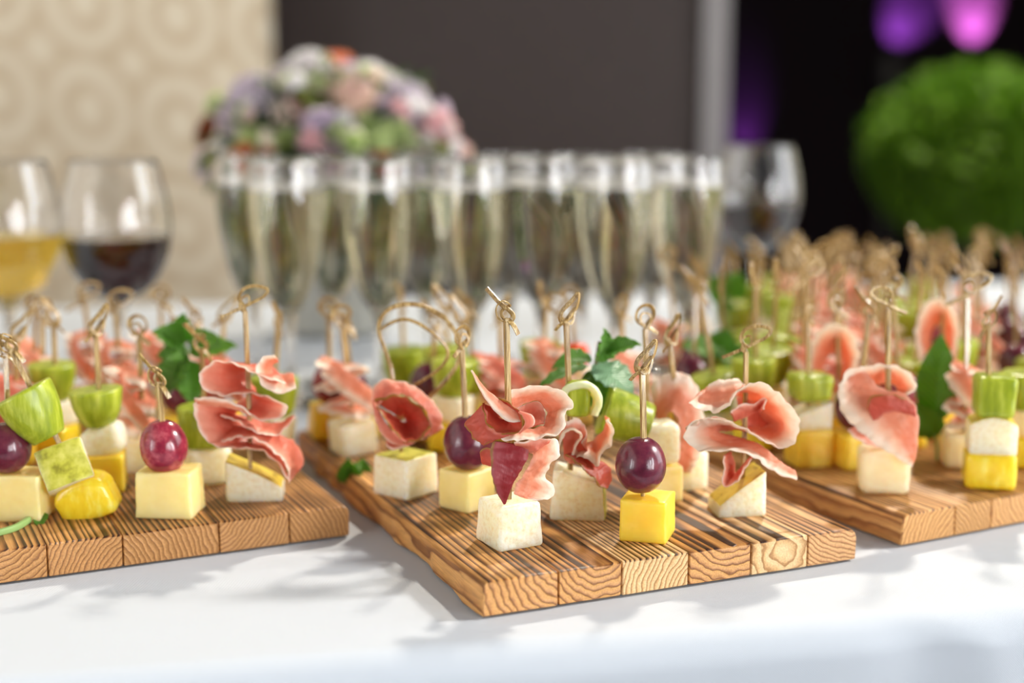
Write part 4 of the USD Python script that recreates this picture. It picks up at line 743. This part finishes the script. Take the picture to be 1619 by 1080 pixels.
# ---------------------------------------------------------------- glasses
def glass(name, label, catg, at, outer, wall, liquid_z, liquid, stem_r, foot_r, foot_h=.004, group=None, liquid_name='wine'):
    """outer: bowl profile (r, z) from the bottom up"""
    g_ = thing(name, label, catg, at, group=group)
    o_ = spline(outer, 40); z0 = o_[0, 1]
    inner = o_.copy(); inner[:, 0] = np.maximum(o_[:, 0] - wall, 0.0); inner[0, 0] = 0; inner = inner[inner[:, 1] > z0 + .002]; inner[0] = (0, z0 + .004)
    rim = [((o_[-1, 0] + inner[-1, 0]) / 2, o_[-1, 1] + wall * .5)]
    foot = [(0, 0), (foot_r * .97, 0), (foot_r, .0008), (foot_r * .96, .0016), (foot_r * .5, .0028), (stem_r * 2.2, .0055), (stem_r * 1.15, .014), (stem_r, .03), (stem_r, z0 - .012), (stem_r * 1.5, z0 - .003)]
    prof = np.vstack([foot, o_[2:], rim, inner[::-1]])
    body = lathe(prof, 56); obj('glass_body', body, GLASS, g_, smooth=60)
    li = inner[inner[:, 1] < liquid_z]; li = li + np.array([[wall * .15, 0]]) * (li[:, :1] > .001)
    top_r = np.interp(liquid_z, inner[:, 1], inner[:, 0]) + wall * .15
    lp = np.vstack([[(0, li[0, 1] - .0004)], li[1:], [(top_r, liquid_z)], [(top_r * .5, liquid_z)], [(0, liquid_z)]])
    obj(liquid_name, lathe(lp, 56), liquid, g_, smooth=50)
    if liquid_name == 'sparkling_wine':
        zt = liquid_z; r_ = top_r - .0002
        obj('foam_highlight', lathe([(r_ * .55, zt + .0001), (r_, zt + .0001), (r_, zt + .0028), (r_ * .9, zt + .0020), (r_ * .7, zt + .0011), (r_ * .55, zt + .0007)], 48), FOAM_HIGHLIGHT, g_, smooth=50)  # white foam ring added to give the wine surface its bright band
    return g_
FL = [(.002, .066), (.0065, .0685), (.0125, .076), (.0185, .090), (.0235, .110), (.0268, .132), (.0282, .152), (.0283, .168), (.0278, .1785)]
LABF = ['leftmost front champagne flute, before the flower arrangement', 'second front champagne flute from the left', 'third front champagne flute, behind the in-focus pick', 'fourth front champagne flute from the left', 'fifth front champagne flute from the left', 'rightmost front champagne flute, beside the pale panel end']
f0 = None
for i, (px, y) in enumerate([(455, 1.035), (600, 1.04), (746, 1.04), (857, 1.075), (973, 1.05), (1084, 1.085)]):
    at = ony(px, 400, y); at[2] = T
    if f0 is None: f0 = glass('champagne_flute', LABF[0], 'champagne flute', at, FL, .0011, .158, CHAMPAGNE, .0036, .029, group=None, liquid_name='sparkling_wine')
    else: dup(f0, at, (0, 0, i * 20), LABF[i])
LABB = ['flute in the back row between the first two front flutes', 'flute in the back row between the second and third front flutes', 'flute in the back row between the third and fourth front flutes', 'flute in the back row between the fourth and fifth front flutes', 'flute in the back row between the fifth and last front flutes', 'flute at the left end of the back row, before the beige wall']
for i, (px, y) in enumerate([(528, 1.105), (672, 1.11), (806, 1.145), (920, 1.125), (1030, 1.155), (400, 1.11)]):
    at = ony(px, 400, y); at[2] = T
    dup(f0, at, (0, 0, i * 33), LABB[i])
WG = [(.002, .074), (.012, .077), (.025, .086), (.035, .102), (.0395, .120), (.0400, .136), (.0375, .154), (.0335, .170), (.0315, .1775)]
at = ony(185, 400, 1.05); at[2] = T
w0 = glass('wine_glass', 'rounded wine glass of dark red wine at the left', 'wine glass', at, WG, .0011, .122, RED_WINE, .0038, .034, liquid_name='red_wine')
at = ony(1196, 400, 1.37); at[2] = T
dup(w0, at, (0, 0, 0), 'wine glass with red wine right of the flutes, before the dark room')
at = ony(10, 400, 1.04); at[2] = T
glass('wine_glass', 'wine glass of golden white wine cut off by the left picture edge', 'wine glass', at, WG, .0011, .124, WHITE_WINE, .0038, .034, liquid_name='white_wine')

# ---------------------------------------------------------------- flower arrangement
def petal(L, W, cup=.9, nu=7, nv=6):
    u = np.linspace(0, 1, nu); v = np.linspace(-1, 1, nv)
    w = W / 2 * np.sin(np.pi * np.clip(u * .85 + .1, 0, 1)) ** .6
    X = u[:, None] * L * np.cos(cup * u[:, None]) + 0 * v; Y = w[:, None] * v; Z = u[:, None] * L * np.sin(cup * u[:, None]) * .9 + (np.abs(v) ** 2)[None] * W * .16
    P = np.stack([X, Y, Z], -1); q = grid_faces(nu, nv); return trimesh.Trimesh(P.reshape(-1, 3), np.vstack([q[:, [0, 1, 2]], q[:, [0, 2, 3]]]), process=False)
def rose(R, n=22):
    ms = []
    for i in range(n):
        t = i / (n - 1); L = R * (.55 + .55 * t); m = petal(L, R * (.7 + .4 * t), 1.45 - .95 * t)
        ms.append(moved(m, (0, 0, R * .25 * (1 - t)), yaw=i * 137.5))
    return cat(*ms)
def hydrangea(R, n=46):
    ms = []
    for i in range(n):
        z = 1 - 1.35 * (i + .5) / n; a = i * 2.39996; r = math.sqrt(max(0, 1 - z * z)); d = np.array([r * math.cos(a), r * math.sin(a), z])
        fl = cat(*[moved(petal(R * .24, R * .24, .35, 4, 4), yaw=k * 90) for k in range(4)])
        ms.append(aim(moved(fl, roll=0), d * R * .9, np.cross(d, [.3, .5, .8]), d))
    return cat(*ms)
def carnation(R, n=40):
    r = np.random.default_rng(3); ms = []
    for i in range(n):
        t = i / n; ms.append(moved(petal(R * (.6 + .5 * t), R * .55, 1.5 - 1.3 * t, 5, 5), (0, 0, 0), yaw=i * 137.5 + r.uniform(-20, 20)))
    return cat(*ms)
def petal_mat(n, c): return mottled(n, [(.3, tuple(min(.95, x * 1.0) for x in c)), (.7, tuple(min(.95, x * 1.15) for x in c))], 60, rough=.6, translucent=.45)
PET = {'lavender': petal_mat('lavender_petals', (.70, .62, .72)), 'white': petal_mat('white_petals', (.84, .82, .82)), 'peach': petal_mat('peach_petals', (.88, .70, .61)), 'blush': petal_mat('blush_petals', (.82, .57, .59)),
       'lime': petal_mat('lime_petals', (.66, .75, .40)), 'orange': petal_mat('orange_petals', (.75, .28, .14)), 'rust': petal_mat('rust_petals', (.30, .08, .03)), 'dusty': petal_mat('dusty_rose_petals', (.68, .43, .42))}
FLEAF = leaf_mat('bouquet_leaf', (.05, .12, .025), (.10, .19, .05)); FLEAF2 = leaf_mat('bouquet_lime_leaf', (.22, .27, .04), (.32, .36, .08))
VASE = plain('vase_ceramic', (.42, .42, .38), .25)
FY = 1.36
FB = ony(530, 400, FY); FB[2] = T
fa = thing('flower_arrangement', 'dome of lavender, white, peach and pink flowers with leaves behind the champagne flutes', 'flowers', FB)
obj('vase', lathe([(0, 0), (.045, 0), (.05, .004), (.052, .03), (.048, .08), (.055, .115), (.052, .115), (.045, .08), (.045, .01), (0, .01)], 40), VASE, fa, smooth=40)
R9 = np.random.default_rng(5)
BLOOMS = [('hydrangea', 'lavender', 405, 160, 42, 0), ('hydrangea', 'lavender', 375, 185, 34, 20), ('hydrangea', 'white', 492, 128, 46, 0), ('carnation', 'lavender', 462, 140, 34, 10), ('rose', 'peach', 560, 166, 36, -40), ('rose', 'dusty', 482, 180, 32, -30),
          ('rose', 'orange', 532, 112, 30, 20), ('carnation', 'white', 585, 125, 34, 20), ('carnation', 'lime', 612, 140, 32, 10), ('hydrangea', 'lavender', 640, 172, 40, -10), ('rose', 'blush', 685, 208, 34, -20), ('carnation', 'lavender', 545, 216, 30, -50),
          ('carnation', 'lime', 582, 212, 32, -50), ('carnation', 'lime', 622, 214, 28, -40), ('rose', 'blush', 664, 232, 28, -20), ('carnation', 'lime', 690, 240, 26, 0), ('carnation', 'lime', 430, 3000, 26, 30), ('carnation', 'white', 650, 145, 26, 30), ('rose', 'rust', 338, 212, 28, 10),
          ('carnation', 'lime', 345, 168, 24, 20), ('rose', 'orange', 395, 252, 26, -40), ('rose', 'orange', 428, 256, 24, -40), ('rose', 'orange', 606, 262, 26, -40), ('hydrangea', 'white', 650, 262, 26, -20), ('carnation', 'lavender', 330, 262, 28, 0), ('hydrangea', 'lavender', 590, 262, 22, 40),
          ('rose', 'peach', 515, 150, 30, -20), ('carnation', 'lavender', 610, 180, 30, -30), ('rose', 'peach', 600, 150, 26, 10), ('carnation', 'lime', 400, 225, 30, -30), ('carnation', 'lime', 455, 225, 24, -40), ('carnation', 'lavender', 500, 268, 22, -40), ('rose', 'blush', 720, 240, 20, 10)]
fc = ony(530, 250, FY) - FB
for kind, col, px, py, rp, dy in BLOOMS:
    R = rp / FPX * FY * 1.05; c = ony(px, py, FY + dy / 1000) - FB
    m = {'rose': rose, 'hydrangea': hydrangea, 'carnation': carnation}[kind](R)
    d = c - fc; d = d / (np.linalg.norm(d) + 1e-6) + np.array([0, -.8, .3])
    obj(kind, aim(moved(m, tilt=0), c, np.cross(d, [.2, .9, .3]), d), PET[col], fa, smooth=True)
for i in range(64):
    th = R9.uniform(-2.0, 2.0); el = R9.uniform(-.15, 1.35); d = np.array([math.cos(el) * math.sin(th) * 1.22, -math.cos(el) * math.cos(th) * .9, math.sin(el) * .86])
    kind, mk = (('carnation', carnation), ('hydrangea', hydrangea), ('rose', rose))[i % 3]
    col = ['lavender', 'white', 'lime', 'white', 'peach', 'lavender', 'lime', 'blush'][i % 8]
    obj(kind, aim(mk(R9.uniform(.009, .014), 18), fc + d * R9.uniform(.088, .102), np.cross(d, [.2, .9, .3]), d), PET[col], fa, smooth=True)
for i in range(110):
    th = R9.uniform(-2.6, 3.0); el = R9.uniform(-.5, 1.2); d = np.array([math.cos(el) * math.sin(th), -math.cos(el) * math.cos(th) * .7, math.sin(el) * .85])
    r = fc + d * R9.uniform(.05, .085) * np.array([1.25, 1, .9]); m, uv = leaf_mesh(R9.uniform(.035, .055), R9.uniform(.018, .028), .3, .5, 0.03, 5, 12, 5)
    obj('leaf', aim(m, r, d + R9.normal(0, .35, 3), (0, -.3, 1)), FLEAF2 if R9.random() < .28 else FLEAF, fa, smooth=True, uv=uv)
for i in range(16):   # trailing greens around the vase
    th = R9.uniform(-1.9, 1.9); z = R9.uniform(.085, .15); r = np.array([math.sin(th) * .05, -math.cos(th) * .05, z]); d = np.array([math.sin(th), -math.cos(th), R9.uniform(-.9, .1)])
    m, uv = leaf_mesh(R9.uniform(.04, .06), R9.uniform(.018, .026), .3, .6, .03, 5, 12, 5)
    obj('leaf', aim(m, r, d + R9.normal(0, .25, 3), (0, -.3, 1)), FLEAF2 if R9.random() < .4 else FLEAF, fa, smooth=True, uv=uv)

# ---------------------------------------------------------------- the dark room: clipped shrub and purple uplights
SHY = 3.0; sc = ony(1530, 245, SHY); sr = .205
sh = thing('potted_shrub', 'round clipped green shrub in a dark planter, right background', 'shrub', (sc[0], sc[1], 0))
SHRUB = leaf_mat('shrub_leaf', (.14, .30, .006), (.20, .37, .014), .3); DARKPOT = plain('dark_planter', (.012, .011, .011), .5); BARK = plain('shrub_trunk', (.06, .04, .025), .8)
cz = sc[2]
obj('planter', lathe([(0, 0), (.15, 0), (.16, .01), (.20, cz - .30), (.205, cz - .29), (.19, cz - .29), (.185, cz - .32), (0, cz - .32)], 40), DARKPOT, sh, smooth=40)
obj('trunk', sweep([(0, 0, cz - .33), (.004, 0, cz - .2), (0, 0, cz)], .03, .03), BARK, sh)
R11 = np.random.default_rng(12); V, F, UVs = [], [], []; nf = 0
lm, luv = leaf_mesh(.034, .017, .3, .5, 0, 1, 5, 3)
for i in range(3600):
    d = R11.normal(size=3); d /= np.linalg.norm(d); rr = sr * (.80 + .22 * meshkit.fbm(np.array([d * 3.2]), 3, 4)[0] + R11.uniform(-.06, .05))
    o = d + R11.normal(0, .55, 3); m = aim(lm, d * rr * np.array([1, 1, .88]) + [0, 0, cz], o, R11.normal(0, .5, 3) + [0, 0, 1])
    V.append(m.vertices); F.append(m.faces + nf); UVs.append(luv); nf += len(m.vertices)
obj('foliage', trimesh.Trimesh(np.vstack(V), np.vstack(F), process=False), SHRUB, sh, smooth=True, uv=np.vstack(UVs), kind='stuff')

CAN = plain('uplight_housing', (.01, .01, .01), .4)
def uplight(label, px, py, lean, power, color, cone=18):
    y = 6.82; at = ony(px, py, y); p = thing('uplight', label, 'stage light', (at[0], at[1], at[2]))
    obj('housing', lathe([(0, -.14), (.05, -.14), (.055, -.13), (.055, 0), (.048, 0), (.048, -.10), (0, -.10)], 24), CAN, p, smooth=40)
    obj('stand', box((0, 0, (-.14 - at[2]) / 2), (.03, .03, at[2] - .14)), CAN, p, smooth=False)
    l = UsdLux.SphereLight.Define(stage, p + '/lamp'); l.CreateRadiusAttr(.012); l.CreateIntensityAttr(power); l.CreateColorAttr(color)
    s_ = UsdLux.ShapingAPI.Apply(l.GetPrim()); s_.CreateShapingConeAngleAttr(cone); s_.CreateShapingConeSoftnessAttr(.5)
    l.AddTranslateOp().Set((0, 0, .02)); l.AddRotateXYZOp().Set((180 - 32, lean, 0))
uplight('uplight washing the far wall violet, left of the two at top right', 1408, 92, 30, 36000, (.45, .10, .80), 30)
uplight('uplight washing the far wall bright pink-violet, right of the two at top right', 1553, 98, -4, 95000, (.85, .20, .78), 26)
uplight('dim violet uplight just right of the pale panel end', 1182, 275, 0, 12000, (.42, .08, .75), 24)
# unseen lamp added above the frame to brighten the shrub
dl = thing('added_shrub_lamp', 'unseen round lamp added above the potted shrub to brighten it', 'lamp', (sc[0] - .15, SHY - .1, 3.178))
obj('housing', lathe([(0, .02), (.14, .02), (.15, .0), (.15, -.04), (.135, -.04), (.135, .0), (0, .005)], 32), CAN, dl, smooth=40)
l = UsdLux.DiskLight.Define(stage, dl + '/lamp'); l.CreateRadiusAttr(.12); l.CreateIntensityAttr(1150); l.CreateColorAttr((1, .9, .75)); l.AddTranslateOp().Set((0, 0, -.02))
